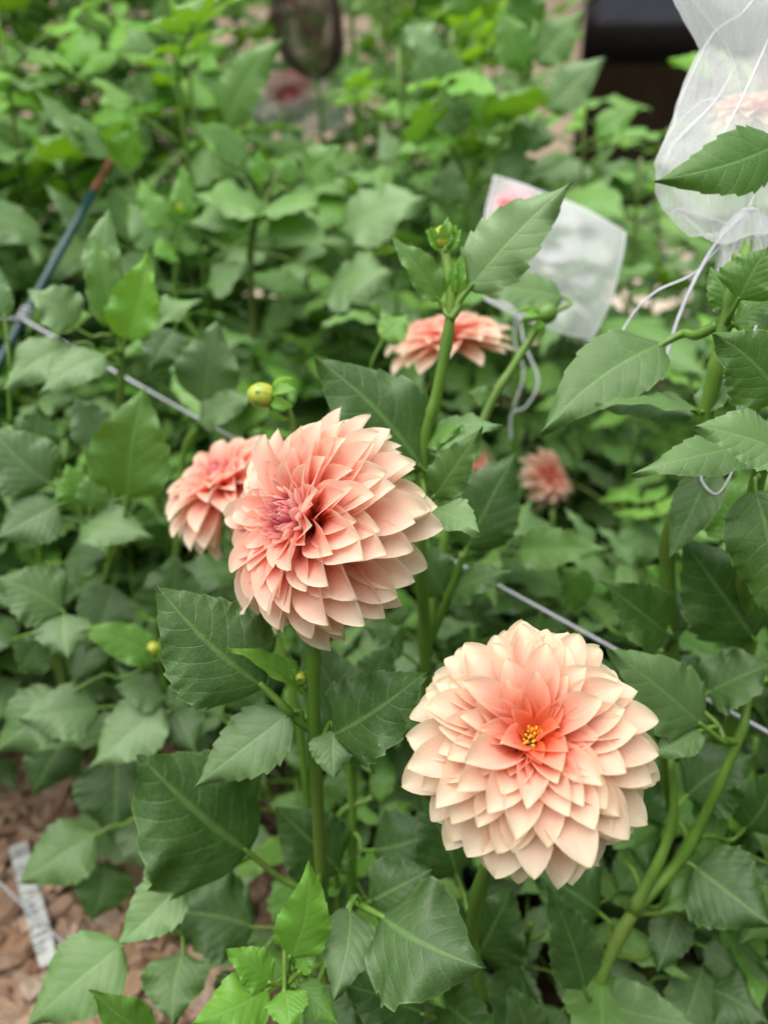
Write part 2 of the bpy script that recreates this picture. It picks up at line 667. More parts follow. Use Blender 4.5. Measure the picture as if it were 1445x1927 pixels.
# ------------------------------------------------------------------ petals and flowers
def petal_geo(W, a0, a1, arc0, arc1, seed, nu=13, nv=9, tipw=1.0):
    """petal of length 1 along +Y, inner face +Z, width W"""
    rnd = random.Random(seed)
    tab = [(0, .30), (.12, .46), (.25, .66), (.4, .86), (.52, .97), (.61, 1.0), (.70, .97), (.78, .88), (.85, .73), (.91, .53), (.955, .31), (.985, .14), (1, .015)]
    sk = rnd.uniform(-.09, .09)
    wv = rnd.uniform(.02, .075)
    a1 += R_(rnd.gauss(0, 7))
    arc1 *= rnd.uniform(.8, 1.25)

    def wid(u):
        for (ua, wa), (ub, wb) in zip(tab, tab[1:]):
            if u <= ub:
                return wa + (wb - wa) * (u - ua) / (ub - ua)
        return 0.02
    us = [0, .1, .2, .3, .4, .5, .6, .69, .77, .84, .90, .95, .98, 1.0]
    verts, uvs, faces = [], [], []
    y = z = pu = 0.0
    ph = rnd.uniform(0, 6.28)
    for u in us:
        um = 0.5 * (u + pu)
        ang = a0 + (a1 - a0) * um ** 1.4
        y += math.cos(ang) * (u - pu)
        z -= math.sin(ang) * (u - pu)
        pu = u
        w = wid(u) * W
        arc = arc0 + (arc1 - arc0) * u
        if u > .8:
            arc += (u - .8) * 3.2
        rad = w / max(arc, 1e-3)
        for k in range(nv):
            c = -1 + 2 * k / (nv - 1)
            th = c * arc * 0.5
            x = rad * math.sin(th)
            zz = rad * (1 - math.cos(th))
            zz += 0.010 * W * math.cos(c * math.pi * 3.0) * min(1, 4 * u) * (1 - u)
            zz += wv * W * math.sin(u * 8 + ph + (2 if c > 0 else 0)) * c * c
            if abs(c) < 0.01 and u < 0.97:
                zz -= 0.010 * W
            x += sk * W * u * u
            verts.append((x, y + math.sin(ang) * zz, z + math.cos(ang) * zz))
            uvs.append((c * 0.5 + 0.5, u))
    for i in range(len(us) - 1):
        for k in range(nv - 1):
            a = i * nv + k
            faces.append((a, a + 1, a + nv + 1, a + nv))
    return verts, faces, uvs


def lerp_tab(tab, x):
    if x <= tab[0][0]:
        return tab[0][1:]
    for a, b in zip(tab, tab[1:]):
        if x <= b[0]:
            t = (x - a[0]) / (b[0] - a[0])
            return tuple(p + (q - p) * t for p, q in zip(a[1:], b[1:]))
    return tab[-1][1:]


# polar angle (deg): length cm, width/length, bend at base, bend at tip (deg, + is outwards), arc at base, arc at tip
OPEN = [
    (8, 1.6, .50, -10, -30, 2.8, 2.4),
    (24, 2.3, .52, -14, 16, 2.6, 2.1),
    (36, 2.9, .51, -20, 26, 2.5, 2.0),
    (46, 3.6, .47, -24, 28, 2.4, 1.95),
    (60, 4.45, .45, -28, 28, 2.3, 1.9),
    (80, 5.1, .43, -26, 26, 2.1, 1.8),
    (100, 5.5, .42, -22, 26, 1.9, 1.7),
    (130, 5.5, .41, -14, 28, 1.8, 1.7),
]
TIGHT = [
    (2, 2.15, .34, 4, -50, 2.6, 2.6),
    (14, 2.2, .36, 6, -48, 2.6, 2.6),
    (26, 2.3, .38, 2, -36, 2.6, 2.5),
    (34, 2.45, .40, -2, -24, 2.6, 2.4),
    (40, 2.75, .45, -10, 4, 2.6, 2.3),
    (44, 3.2, .50, -18, 26, 2.6, 2.1),
    (60, 4.2, .46, -24, 34, 2.4, 1.9),
    (82, 5.2, .43, -22, 32, 2.1, 1.75),
    (104, 5.6, .41, -16, 28, 1.9, 1.65),
    (132, 5.6, .40, -10, 28, 1.8, 1.65),
]
FLOWER_CACHE = {}


def flower(plant, center, axis, size, style, mat, count, phimax, phimin, power, seed, label=None, spin=0.0, jitter=1.0, stamens=False, name='flower', heart=None):
    """a dahlia bloom: part of its plant, every petal a sub-part"""
    rnd = random.Random(seed)
    k = size / 5.6
    q = axis.to_track_quat('Z', 'Y').to_matrix().to_4x4() @ Matrix.Rotation(spin, 4, 'Z')
    mw = Matrix.Translation(center) @ q
    # green receptacle with bracts
    verts, faces = [], []
    prof = [(0.30, -1.5), (.42, -1.25), (.85, -1.0), (1.15, -.6), (1.1, -.1), (.75, .25), (.3, .45), (0.02, .5)]
    nn = 14
    for r, z in prof:
        for j in range(nn):
            a = 2 * math.pi * j / nn
            verts.append(Vector((r * math.cos(a), r * math.sin(a), z)) * (k * .01))
    for i in range(len(prof) - 1):
        for j in range(nn):
            a, b = i * nn + j, i * nn + (j + 1) % nn
            faces.append((a, b, b + nn, a + nn))
    faces.append(tuple(range(nn - 1, -1, -1)))
    me = mesh_data('flower', verts, faces, [M_STEM])
    fo = link(name, me, plant.root, mw)
    if label:
        fo['label'] = label
    ga = math.pi * (3 - math.sqrt(5))
    for i in range(count):
        t = (i + 0.5) / count
        c0, c1 = math.cos(R_(phimin)), math.cos(R_(phimax))
        phi = math.degrees(math.acos(c0 + (c1 - c0) * t ** power))
        if heart:
            hn, hp = heart
            if i < hn:
                phi = phimin + (hp - phimin) * ((i + .5) / hn) ** .6
            else:
                c0 = math.cos(R_(hp + 3))
                phi = math.degrees(math.acos(c0 + (c1 - c0) * (i + .5 - hn) / (count - hn)))
        L, wr, b0, b1, ar0, ar1 = lerp_tab(style[0], phi)
        ring = phi / 128.0
        key = (style[1], int(phi / 6), i % 6)
        if key not in FLOWER_CACHE:
            g = petal_geo(wr, R_(b0), R_(b1), ar0, ar1, hash(key[1:]) % 9999 + i)
            FLOWER_CACHE[key] = mesh_data('petal', g[0], g[1], [mat], g[2])
        mk = (key, mat.name)
        me = FLOWER_CACHE.get(mk)
        if me is None:
            me = FLOWER_CACHE[key].copy()
            me.materials.clear()
            me.materials.append(mat)
            FLOWER_CACHE[mk] = me
        calm = .35 if (heart and i < heart[0]) else 1.0
        th = i * ga + rnd.gauss(0, .05) * jitter * calm
        ph = R_(phi + rnd.gauss(0, 2.2) * jitter * calm)
        L = L * k * .01 * (1 + rnd.gauss(0, .035) * jitter * calm)
        d = Vector((math.sin(ph) * math.cos(th), math.sin(ph) * math.sin(th), math.cos(ph)))
        pn = ph - math.pi / 2
        nz = Vector((math.sin(pn) * math.cos(th), math.sin(pn) * math.sin(th), math.cos(pn)))
        base = Vector((d.x * .75, d.y * .75, d.z * .35 - .15)) * (k * .01)
        m = frame(base, d, nz) @ Matrix.Rotation(rnd.gauss(0, .09) * jitter, 4, 'Y') @ Matrix.Rotation(rnd.gauss(0, .05) * jitter, 4, 'Z')
        m = m @ Matrix.Diagonal((L * (1 + rnd.gauss(0, .05)), L, L * (1 + rnd.gauss(0, .08)), 1))
        p = bpy.data.objects.new('petal', me)
        COL.objects.link(p)
        p.parent = fo
        p.matrix_basis = m
        p.color = (ring, rnd.random(), 0, 1)
    if stamens:
        verts, faces = [], []
        for i in range(130):
            r = .85 * math.sqrt((i + .5) / 130)
            a = i * ga
            b = Vector((r * math.cos(a), r * math.sin(a), .35))
            tip = b + Vector((r * .45 * math.cos(a) + rnd.uniform(-.12, .12), r * .45 * math.sin(a) + rnd.uniform(-.12, .12), .45 + rnd.uniform(0, .4)))
            v, f = tube_geo([b * (k * .01), b.lerp(tip, .6) * (k * .01), tip * (k * .01)], .0006, .0007, 5)
            o = len(verts)
            verts += v
            faces += [tuple(x + o for x in q_) for q_ in f]
        s = bpy.data.objects.new('stamens', mesh_data('stamens', verts, faces, [M_STAMEN]))
        COL.objects.link(s)
        s.parent = fo
        s['kind'] = 'stuff'
    return fo


def bract_geo(L, W, bend):
    verts, faces, uvs = [], [], []
    y = z = pu = 0.0
    for u in (0, .2, .4, .6, .8, 1.0):
        ang = bend * u
        y += math.cos(ang) * (u - pu) * L
        z -= math.sin(ang) * (u - pu) * L
        pu = u
        w = W * (.5 + u * 1.1) * (1 - u) ** .6 * 1.3 if u < 1 else .0003
        for c in (-1, -.5, 0, .5, 1):
            verts.append((c * w * .5, y, z + abs(c) * w * .25))
            uvs.append((c * .5 + .5, u))
    for i in range(5):
        for k in range(4):
            a = i * 5 + k
            faces.append((a, a + 1, a + 6, a + 5))
    return verts, faces, uvs


def bud(plant, center, axis, r, mat=None, bracts=7, back=True):
    mat = mat or M_BUD
    q = axis.to_track_quat('Z', 'Y').to_matrix().to_4x4()
    mw = Matrix.Translation(center) @ q
    verts, faces = [], []
    nn = 16
    prof = [(.35, -.95), (.7, -.75), (.95, -.35), (1.0, 0.05), (.9, .42), (.62, .72), (.3, .88), (.02, .93)]
    for rr, z in prof:
        for j in range(nn):
            a = 2 * math.pi * j / nn
            w = 1 + .03 * math.cos(a * 8)
            verts.append(Vector((rr * math.cos(a) * w, rr * math.sin(a) * w, z * 1.2)) * r)
    for i in range(len(prof) - 1):
        for j in range(nn):
            a, b = i * nn + j, i * nn + (j + 1) % nn
            faces.append((a, b, b + nn, a + nn))
    faces.append(tuple(range(nn - 1, -1, -1)))
    o = link('bud', mesh_data('bud', verts, faces, [mat]), plant.root, mw)
    g = bract_geo(r * 2.2, r * 1.1, 1.7 if back else -.6)
    v2 = [(x[1]) for x in zip(g[2], [(0.5 + .02, .8)] * len(g[2]))]
    me = mesh_data('bract', g[0], g[1], [M_LEAF], g[2], v2)
    for j in range(bracts):
        a = 2 * math.pi * j / bracts
        d = Vector((math.cos(a), math.sin(a), .15 if back else .9))
        nz = Vector((-math.cos(a) * .2, -math.sin(a) * .2, 1)) if back else Vector((-math.cos(a), -math.sin(a), .3))
        b = bpy.data.objects.new('bract', me)
        COL.objects.link(b)
        b.parent = o
        b.matrix_basis = frame(Vector((math.cos(a) * r * .5, math.sin(a) * r * .5, -r * .85)), d, nz)
        b.color = (.75, .5, 0, 1)
    if back:
        g = bract_geo(r * 1.75, r * 1.15, -1.0)
        me = mesh_data('sepal', g[0], g[1], [M_LEAF], g[2], [(.52, .8)] * len(g[2]))
        for j in range(6):
            a = 2 * math.pi * (j + .5) / 6
            d = Vector((math.cos(a) * .75, math.sin(a) * .75, .8))
            b = bpy.data.objects.new('sepal', me)
            COL.objects.link(b)
            b.parent = o
            b.matrix_basis = frame(Vector((math.cos(a) * r * .62, math.sin(a) * r * .62, -r * 1.05)), d, Vector((-math.cos(a), -math.sin(a), .4)))
            b.color = (.8, .6, 0, 1)
    return o


# ------------------------------------------------------------------ the setting
def sheet(name, x0, x1, y0, y1, z, mat):
    me = mesh_data(name, [(x0, y0, z), (x1, y0, z), (x1, y1, z), (x0, y1, z)], [(0, 1, 2, 3)], [mat], smooth=False)
    o = link(name, me)
    tag(o, kind='structure')
    return o


sheet('ground', -150, 150, -60, 240, -0.008, M_GROUND)
bed = sheet('mulch_bed', -3.2, 3.2, -1.2, 2.75, 0.0, M_SOIL)
sheet('patio', -12, 12, 2.78, 7.0, 0.012, M_CONCRETE)


def box_geo(x0, x1, y0, y1, z0, z1):
    v = [(x, y, z) for z in (z0, z1) for y in (y0, y1) for x in (x0, x1)]
    f = [(0, 2, 3, 1), (4, 5, 7, 6), (0, 1, 5, 4), (2, 6, 7, 3), (0, 4, 6, 2), (1, 3, 7, 5)]
    return v, f


def boxes(name, lst, mat, parent):
    verts, faces = [], []
    for b in lst:
        v, f = box_geo(*b)
        o = len(verts)
        verts += v
        faces += [tuple(i + o for i in q) for q in f]
    return link(name, mesh_data(name, verts, faces, [mat], smooth=False), parent)


house = empty('house', (0, 7.2, 0), 'tan house wall with a deep dark covered porch behind the plants', 'house')
boxes('wall', [(-7, 1.54, 7.0, 7.2, 0, 3.0)], M_WALL, house)
boxes('wall', [(6.0, 9.0, 7.0, 7.2, 0, 3.0)], M_WALL, house)
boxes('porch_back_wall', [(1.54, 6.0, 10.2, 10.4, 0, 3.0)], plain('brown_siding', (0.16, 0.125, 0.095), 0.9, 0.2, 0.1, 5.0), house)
boxes('porch_side_wall', [(1.34, 1.535, 7.2, 10.4, 0, 3.0)], M_WALL, house)
boxes('porch_side_wall', [(6.0, 6.2, 7.2, 10.4, 0, 3.0)], M_WALL, house)
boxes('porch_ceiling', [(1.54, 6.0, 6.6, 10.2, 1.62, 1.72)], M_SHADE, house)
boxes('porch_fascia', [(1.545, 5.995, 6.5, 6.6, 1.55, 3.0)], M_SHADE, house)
boxes('porch_floor', [(1.55, 5.99, 7.0, 10.2, 0.02, 0.14)], M_CONCRETE, house)
boxes('roof', [(-7.4, 9.4, 6.3, 11.0, 3.0, 3.2)], M_ROOF, house)

random.seed(5)
# bark chips: shared shapes, each chip its own piece of the mulch bed
chip_meshes = []
for k in range(9):
    r = random.Random(300 + k)
    L, W, H = r.uniform(.017, .030), r.uniform(.008, .015), r.uniform(.003, .007)
    verts = []
    ring = [(-1, -.5), (-.4, -1), (.5, -.85), (1, -.2), (.75, .7), (0, 1), (-.8, .7)]
    ring = [(a + r.uniform(-.18, .18), b + r.uniform(-.2, .2)) for a, b in ring]
    for z in (-1, 1):
        for a, b in ring:
            verts.append((b * W * (1 - .12 * z), a * L * (1 - .1 * z), z * H + r.uniform(-.002, .002) + .004 * a * a))
    m7 = len(ring)
    faces = [tuple(range(m7 - 1, -1, -1)), tuple(range(m7, 2 * m7))]
    for i in range(m7):
        j = (i + 1) % m7
        faces.append((i, j, j + m7, i + m7))
    chip_meshes.append(mesh_data('wood_chip', verts, faces, [M_CHIP], smooth=False))
cnt = 0
while cnt < 290:
    px, py = random.uniform(-30, 470), random.uniform(1390, 1960)
    if px > 300 and random.random() < .5:
        continue
    g = ground_at(px, py)
    o = bpy.data.objects.new('wood_chip', random.choice(chip_meshes))
    COL.objects.link(o)
    s = random.uniform(.45, 1.0)
    o.parent = bed
    o.matrix_basis = Matrix.Translation(g + Vector((0, 0, random.uniform(.004, .022)))) @ Matrix.Rotation(random.uniform(0, 6.28), 4, 'Z') @ Matrix.Rotation(random.gauss(0, .45), 4, 'X') @ Matrix.Rotation(random.gauss(0, .5), 4, 'Y') @ Matrix.Diagonal((s, s, s, 1))
    cnt += 1
verts, faces = [], []
for k in range(9000):
    x, y = (random.uniform(-1.5, 1.5), random.uniform(0.1, 2.7)) if k < 5500 else (random.uniform(-.65, -.05), random.uniform(.2, .9))
    px, py, d = proj(Vector((x, y, 0)))
    me = random.choice(chip_meshes)
    s = random.uniform(.3, .75)
    m = Matrix.Translation((x, y, random.uniform(.001, .008))) @ Matrix.Rotation(random.uniform(0, 6.28), 4, 'Z') @ Matrix.Rotation(random.gauss(0, .25), 4, 'X') @ Matrix.Rotation(random.gauss(0, .25), 4, 'Y') @ Matrix.Diagonal((s, s, s, 1))
    o = len(verts)
    verts += [m @ v.co for v in me.vertices]
    faces += [tuple(i + o for i in p.vertices) for p in me.polygons]
litter = link('bark_litter', mesh_data('bark_litter', verts, faces, [plain('bark_litter', (0.30, 0.20, 0.135), 0.9, 0.15, 0.3, 45.0, 0.5, 0.002, color2=(0.08, 0.05, 0.034))], smooth=False), bed)
litter['kind'] = 'stuff'


# ------------------------------------------------------------------ background plants
def compound_leaf(seed, n_pairs):
    """a pinnate dahlia leaf about 0.2 long along +Y: leaflets and stalk in one mesh"""
    r = random.Random(seed)
    verts, faces, uvs, uv2, fm = [], [], [], [], []

    def add(g, m, mi):
        o = len(verts)
        verts.extend([m @ Vector(v) for v in g[0]])
        faces.extend([tuple(i + o for i in q) for q in g[1]])
        uvs.extend(g[2] if len(g) > 2 else [(0.5, 0.5)] * len(g[0]))
        uv2.extend(g[3] if len(g) > 2 else [(0, .5)] * len(g[0]))
        fm.extend([mi] * len(g[1]))
    total = 0.10 + .03 * n_pairs
    droop = r.uniform(.2, .7)
    spine = []
    y = z = 0.0
    for i in range(9):
        spine.append(Vector((r.uniform(-.001, .001), y, z)))
        a = .35 - droop * i / 8
        y += math.cos(a) * total / 8
        z += math.sin(a) * total / 8
    add(tube_geo(spine, .0020, .0010, 5), Matrix.Identity(4), 1)
    tipdir = (spine[-1] - spine[-2]).normalized()

    def leaflet(base, d, L, W):
        g = blade_geo(L, W, 7, r.uniform(.05, .35), r.uniform(.3, .9), .06, 4, 3, r.randint(0, 9999), .006, .14)
        nz = Vector((r.uniform(-.35, .35), r.uniform(-.3, .2), 1))
        add(g, frame(base, d, nz), 0)
    L = r.uniform(.085, .115)
    leaflet(spine[-1], tipdir + Vector((r.uniform(-.1, .1), 0, 0)), L, L * r.uniform(.42, .55))
    for k in range(n_pairs):
        at = spine[8 - 3 * (k + 1) + 1]
        for sgn in (-1, 1):
            LL = L * r.uniform(.62, .82) * (1 - .12 * k)
            d = Vector((sgn * r.uniform(.75, 1.0), .55, r.uniform(-.15, .25)))
            leaflet(at, d, LL, LL * r.uniform(.40, .52))
    return mesh_data('leaf', verts, faces, [M_LEAF, M_STEM], uvs, uv2, fm)


LEAVES = [compound_leaf(700 + i, [1, 2, 1, 1, 2, 0][i % 6]) for i in range(12)]


def blocked(pos, rad):
    if (pos - EYE).dot(FWD) < 0 and pos.y < -.3:
        return False
    px, py, d = proj(pos)
    if d < 0.56 and -60 - rad * F / d < px < 1505 + rad * F / d:
        return True
    rp = rad * F / d
    # open mulch beside the tag
    if px - rp * .6 < 215 and py + rp * .4 > 1500 and d < 1.2:
        return True
    for (x, y, rr, dd) in KEEP:
        if d < dd and (px - x) ** 2 + (py - y) ** 2 < (rr + rp * .8) ** 2:
            return True
    return False


KEEP = [(850, 645, 105, .70), (390, 930, 110, .62), (1035, 905, 45, .98), (1060, 490, 150, .80), (580, 70, 80, 1.35),
        (540, 165, 60, 1.5), (190, 340, 40, .88), (1200, 110, 115, 6.0), (1200, -90, 150, 6.0), (1210, -350, 220, 6.0), (1210, -750, 320, 6.0), (338, 390, 35, .84), (280, 770, 40, .74), (1160, 620, 60, .6)]


def bush(x, y, h, seed, label, group, stems=4, spread=.14, step=.085, scale=1.0, tips=True, young=0.0, brown=0.0, lowest=.06, pale=0.0):
    rnd = random.Random(seed)
    pl = Plant((x, y, 0), label, group)
    for s in range(stems):
        a = 2 * math.pi * s / stems + rnd.uniform(-.5, .5)
        hh = h * rnd.uniform(.78, 1.06)
        rr = spread * rnd.uniform(.4, 1.2)
        top = Vector((x + math.cos(a) * rr, y + math.sin(a) * rr, hh))
        midp = Vector((x + math.cos(a) * rr * .75, y + math.sin(a) * rr * .75, hh * .5))
        tx, ty, td = proj(top)
        if any((tx - kx) ** 2 + (ty - ky) ** 2 < kr * kr and td < kd for kx, ky, kr, kd in KEEP):
            continue
        pl.pts = []
        pl.stem([top, midp], .0022, .0058, True, 6, brown)
        path = pl.pts
        z = lowest + rnd.uniform(0, .04)
        az = rnd.uniform(0, 6.28)
        while z < hh:
            p = min(path, key=lambda q: abs(q.z - z))
            f = z / hh
            for sd in (0, math.pi):
                aa = az + sd + rnd.uniform(-.3, .3)
                sc = scale * (1.1 - .15 * f) * rnd.uniform(.8, 1.15)
                if f > .8:
                    sc *= max(.5, 1 - 2.4 * (f - .8))
                el = rnd.uniform(-.25, .35) + .6 * max(0, f - .75)
                d = Vector((math.cos(aa) * math.cos(el), math.sin(aa) * math.cos(el), math.sin(el)))
                cpos = p + d * (.12 * sc)
                if blocked(cpos, .07 * sc):
                    continue
                nz = Vector((rnd.uniform(-.4, .4), rnd.uniform(-1.2, .1), 1))
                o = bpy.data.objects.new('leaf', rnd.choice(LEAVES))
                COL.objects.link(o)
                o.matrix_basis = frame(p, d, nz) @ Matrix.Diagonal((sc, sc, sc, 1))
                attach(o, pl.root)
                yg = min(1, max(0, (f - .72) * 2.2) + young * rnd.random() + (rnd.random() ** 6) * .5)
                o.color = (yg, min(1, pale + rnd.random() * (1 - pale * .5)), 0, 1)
            az += math.pi / 2
            z += step * rnd.uniform(.8, 1.2) * (1.15 - .4 * f)
    if not pl.pts:
        bpy.data.objects.remove(pl.root)
    return pl


BG = 'leafy dahlia plants crowding the bed behind the blooms'
BGL = 'bushy green dahlia plant with no bloom in the crowd behind the peach flowers'
rows = [
    # x, y, height, scale, young, label
    (-.58, .92, .60, 1.2, .2, 0), (-.28, .95, .54, 1.2, .1, 0), (.02, .98, .54, 1.2, .1, 0), (.34, .92, .48, 1.2, .05, 0), (.66, .92, .50, 1.2, .05, 0),
    (-.86, 1.14, .86, 1.25, .5, 1), (-.52, 1.12, .80, 1.25, .55, 1), (-.20, 1.16, .72, 1.25, .4, 1), (.14, 1.18, .70, 1.25, .3, 1), (.44, 1.20, .66, 1.2, .2, 1), (.80, 1.22, .58, 1.2, .1, 1),
    (-1.10, 1.48, 1.05, 1.3, .6, 2), (-.72, 1.50, 1.06, 1.3, .6, 2), (-.36, 1.52, .98, 1.3, .5, 2), (.02, 1.50, .92, 1.3, .4, 2), (.36, 1.52, .92, 1.3, .3, 2), (.76, 1.6, .66, 1.2, .2, 2), (1.15, 1.6, .64, 1.2, .2, 2),
    (-1.45, 2.0, 1.30, 1.35, .5, 3), (-.95, 1.95, 1.25, 1.35, .5, 3), (-.48, 2.0, 1.15, 1.35, .5, 3), (-.02, 2.0, 1.06, 1.3, .4, 3), (.44, 2.0, 1.05, 1.3, .3, 3), (.95, 2.1, .70, 1.2, .2, 3), (1.5, 2.1, .70, 1.2, .2, 3),
    (-1.3, 2.5, 1.4, 1.35, .4, 3), (-.6, 2.5, 1.3, 1.35, .4, 3), (.15, 2.5, 1.14, 1.3, .4, 3),
]
BGLS = ['knee high leafy dahlia plant with no bloom just behind the taut twine',
        'mid height bushy dahlia plant with no bloom behind the yellow bud shoot',
        'tall bushy dahlia plant with light new tips behind the mid height plants',
        'tallest far dahlia plant with blurred leaves at the back edge of the bed']
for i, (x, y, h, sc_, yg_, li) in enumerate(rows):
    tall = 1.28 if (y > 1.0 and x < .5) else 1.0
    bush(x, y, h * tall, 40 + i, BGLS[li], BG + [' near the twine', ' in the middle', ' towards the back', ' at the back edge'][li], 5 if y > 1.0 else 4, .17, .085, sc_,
         pale=.55 if (x < .3 and y > 1.0) else .0, young=min(.95, yg_ * 1.5), brown=.35 if (i % 3 == 0 and y > 1.1) else 0.0)  # left and back rows get paler leaf colour to imitate brighter skylight
# low growth under the blooms
LOW = 'low dark leafy dahlia growth on the shaded mulch beneath the blooms'
for i, (x, y, h) in enumerate([(-.10, .62, .30), (.14, .62, .30), (.36, .58, .36), (.02, .74, .40), (.26, .76, .42), (-.24, .78, .42), (.52, .72, .42), (.50, .50, .34), (-.48, .80, .44), (.10, .47, .20), (.22, .50, .24), (.36, .46, .26), (-.02, .50, .22), (.62, .86, .40)]):
    bush(x, y, h, 140 + i, LOW, 'low dahlia growth beneath the blooms', 4, .11, .07, .95)

# unseen plants added just beside the view to shade the bed
SIDE_SHADE = 'big leafy dahlia plant added outside the view beside the bed for shade'
for i, (x, y, h) in enumerate([(.58, .22, .80), (.72, .55, .85), (-.62, .30, .66), (-.80, .62, .75)]):
    bush(x, y, h, 190 + i, SIDE_SHADE, 'leafy dahlia plants added beside the view for shade', 4, .10, .08, 1.15)
for i, (x, y, h) in enumerate([(-1.3, -.75, 1.2), (-.8, -.85, 1.3), (-.3, -.8, 1.25), (.25, -.85, 1.3), (.75, -.8, 1.25), (1.2, -.6, 1.2), (1.1, -.1, 1.0), (-1.2, -.1, 1.0)]):  # unseen row added behind the camera to block low skylight
    bush(x, y, h, 220 + i, 'tall leafy dahlia plant added out of view to block low skylight', 'dahlia plants added out of view to block skylight', 5, .2, .10, 1.6)

# ------------------------------------------------------------------ the plant with the turned coral bloom
random.seed(21)
f1 = P(588, 985, .405)
ax1 = V(-.70, .26, .66)
top1 = f1 - ax1 * .013
pa = Plant((P(590, 1175, .41).x + .005, P(590, 1175, .41).y + .01, 0), 'dahlia plant carrying the coral bloom turned aside, one more bloom behind it')
pa.stem([top1, P(588, 1120, .425), P(590, 1200, .418), P(592, 1400, .450)], .0034, .0042)
pa.stem([P(545, 1000, .50), P(640, 1330, .53), P(662, 1480, .55)], .0026, .0042)
pa.stem([P(700, 1500, .55), P(632, 1560, .56)], .0020, .0034)
flower(pa, f1, ax1, 5.8, (TIGHT, 'tight'), M_CORAL, 206, 128, 3, 1.0, 3, 'coral dahlia bloom with cream petal tips and a tight magenta heart, facing sideways', spin=.6, heart=(66, 40), jitter=1.2)
f3 = P(428, 915, .56)
ax3 = V(-.42, .74, .52)
flower(pa, f3, ax3, 4.9, (TIGHT, 'tight'), M_CORAL, 116, 138, 3, .95, 8, 'smaller blurred coral bloom with drooping petals, tucked behind the turned one', jitter=1.6, heart=(30, 34))
pa.stem([f3 - ax3 * .012, P(470, 1050, .58), P(560, 1350, .60)], .0026, .0040)
# bud beside the bloom
pa.stem([P(520, 742, .475), P(545, 775, .48), P(556, 860, .49), P(570, 1050, .51)], .0016, .0030)
bud(pa, P(492, 744, .47), V(-.85, .1, .25), .0078, None, 8)
A = pa.leaf
N1 = (586, 1372, .446)
A((500, 1296, .425), (294, 1100, .405), 215, 0, .35, wc=.9, fold=.10, droop=.35, to=N1, pet=.0022)
A((546, 1342, .435), (364, 1482, .425), 122, 0, .8, wc=.7, fold=.18, to=N1)
A((575, 1302, .435), (428, 1218, .405), 46, .75, .3, wc=.4, fold=.5, droop=.3)
A((580, 1290, .435), (600, 1225, .43), 26, .9, .3, fold=.5)
A((568, 1296, .432), (540, 1250, .425), 24, .9, .3, fold=.5)
bud(pa, P(566, 1276, .43), V(-.2, .8, .4), .0035, M_BUD, 6, False)
A((622, 1385, .435), (806, 1262, .395), 165, 0, .1, wc=.75, fold=.28, droop=.55, to=(592, 1390, .449))
A((628, 1372, .435), (628, 1468, .42), 88, 0, .75, wc=.8, droop=.8, to=(592, 1395, .449))
A((470, 1606, .50), (262, 1420, .465), 285, 0, .1, wc=.8, fold=.08, droop=.4, to=(602, 1690, .52), pet=.0020)
A((345, 1655, .50), (220, 1780, .475), 105, .1, .95, wc=.6, fold=.3, to=(475, 1610, .505))
A((182, 1570, .66), (34, 1664, .63), 118, .1, .8, wc=.7, droop=.4, to=(262, 1535, .66))
A((232, 1778, .53), (48, 1935, .50), 150, .15, .85, wc=.7, droop=.5, to=(350, 1690, .54))
A((285, 1945, .45), (170, 1862, .43), 82, .35, .1, wc=.6, fold=.3)
A((345, 1790, .54), (325, 1935, .51), 125, .1, .6, wc=.7)
A((480, 1745, .56), (305, 1715, .55), 150, 0, .25, wc=.8)
A((545, 1805, .42), (582, 1628, .405), 108, .72, .2, wc=.8, droop=.3)
A((512, 1850, .42), (428, 1785, .41), 74, .75, .3, wc=.8)
A((508, 1858, .42), (362, 1925, .39), 118, .85, .4, wc=.8, fold=.1)
A((535, 1862, .42), (545, 1940, .40), 80, .8, .4, wc=.8)
A((562, 1830, .42), (590, 1785, .42), 45, .7, .4, wc=.8)
A((660, 1708, .44), (628, 1884, .405), 104, 0, .55, wc=.75, droop=.7, to=(700, 1695, .46))
A((715, 1722, .43), (910, 1822, .385), 235, 0, .45, wc=.85, fold=.10, droop=.7, to=(665, 1690, .46), pet=.002)
A((690, 1700, .47), (815, 1635, .46), 125, 0, .1, wc=.8)
A((800, 1910, .48), (640, 1850, .46), 140, 0, .1, wc=.8)
A((570, 1900, .50), (700, 1960, .47), 120, 0, .2, wc=.8)
A((560, 1850, .43), (640, 1930, .42), 60, .5, .2, wc=.8)
A((470, 1830, .55), (420, 1935, .53), 120, 0, .2, wc=.8)
A((700, 1440, .52), (560, 1180, .50), 140, 0, .5, wc=.8)
A((420, 1330, .60), (500, 1210, .58), 130, 0, .3, wc=.8)
A((470, 1420, .58), (400, 1540, .56), 120, 0, .2, wc=.8)
A((690, 1330, .52), (740, 1200, .51), 90, .05, .5, wc=.7)
A((640, 1640, .55), (520, 1520, .53), 140, 0, .05, wc=.8)
A((700, 1600, .54), (830, 1560, .52), 130, 0, .05, wc=.8)

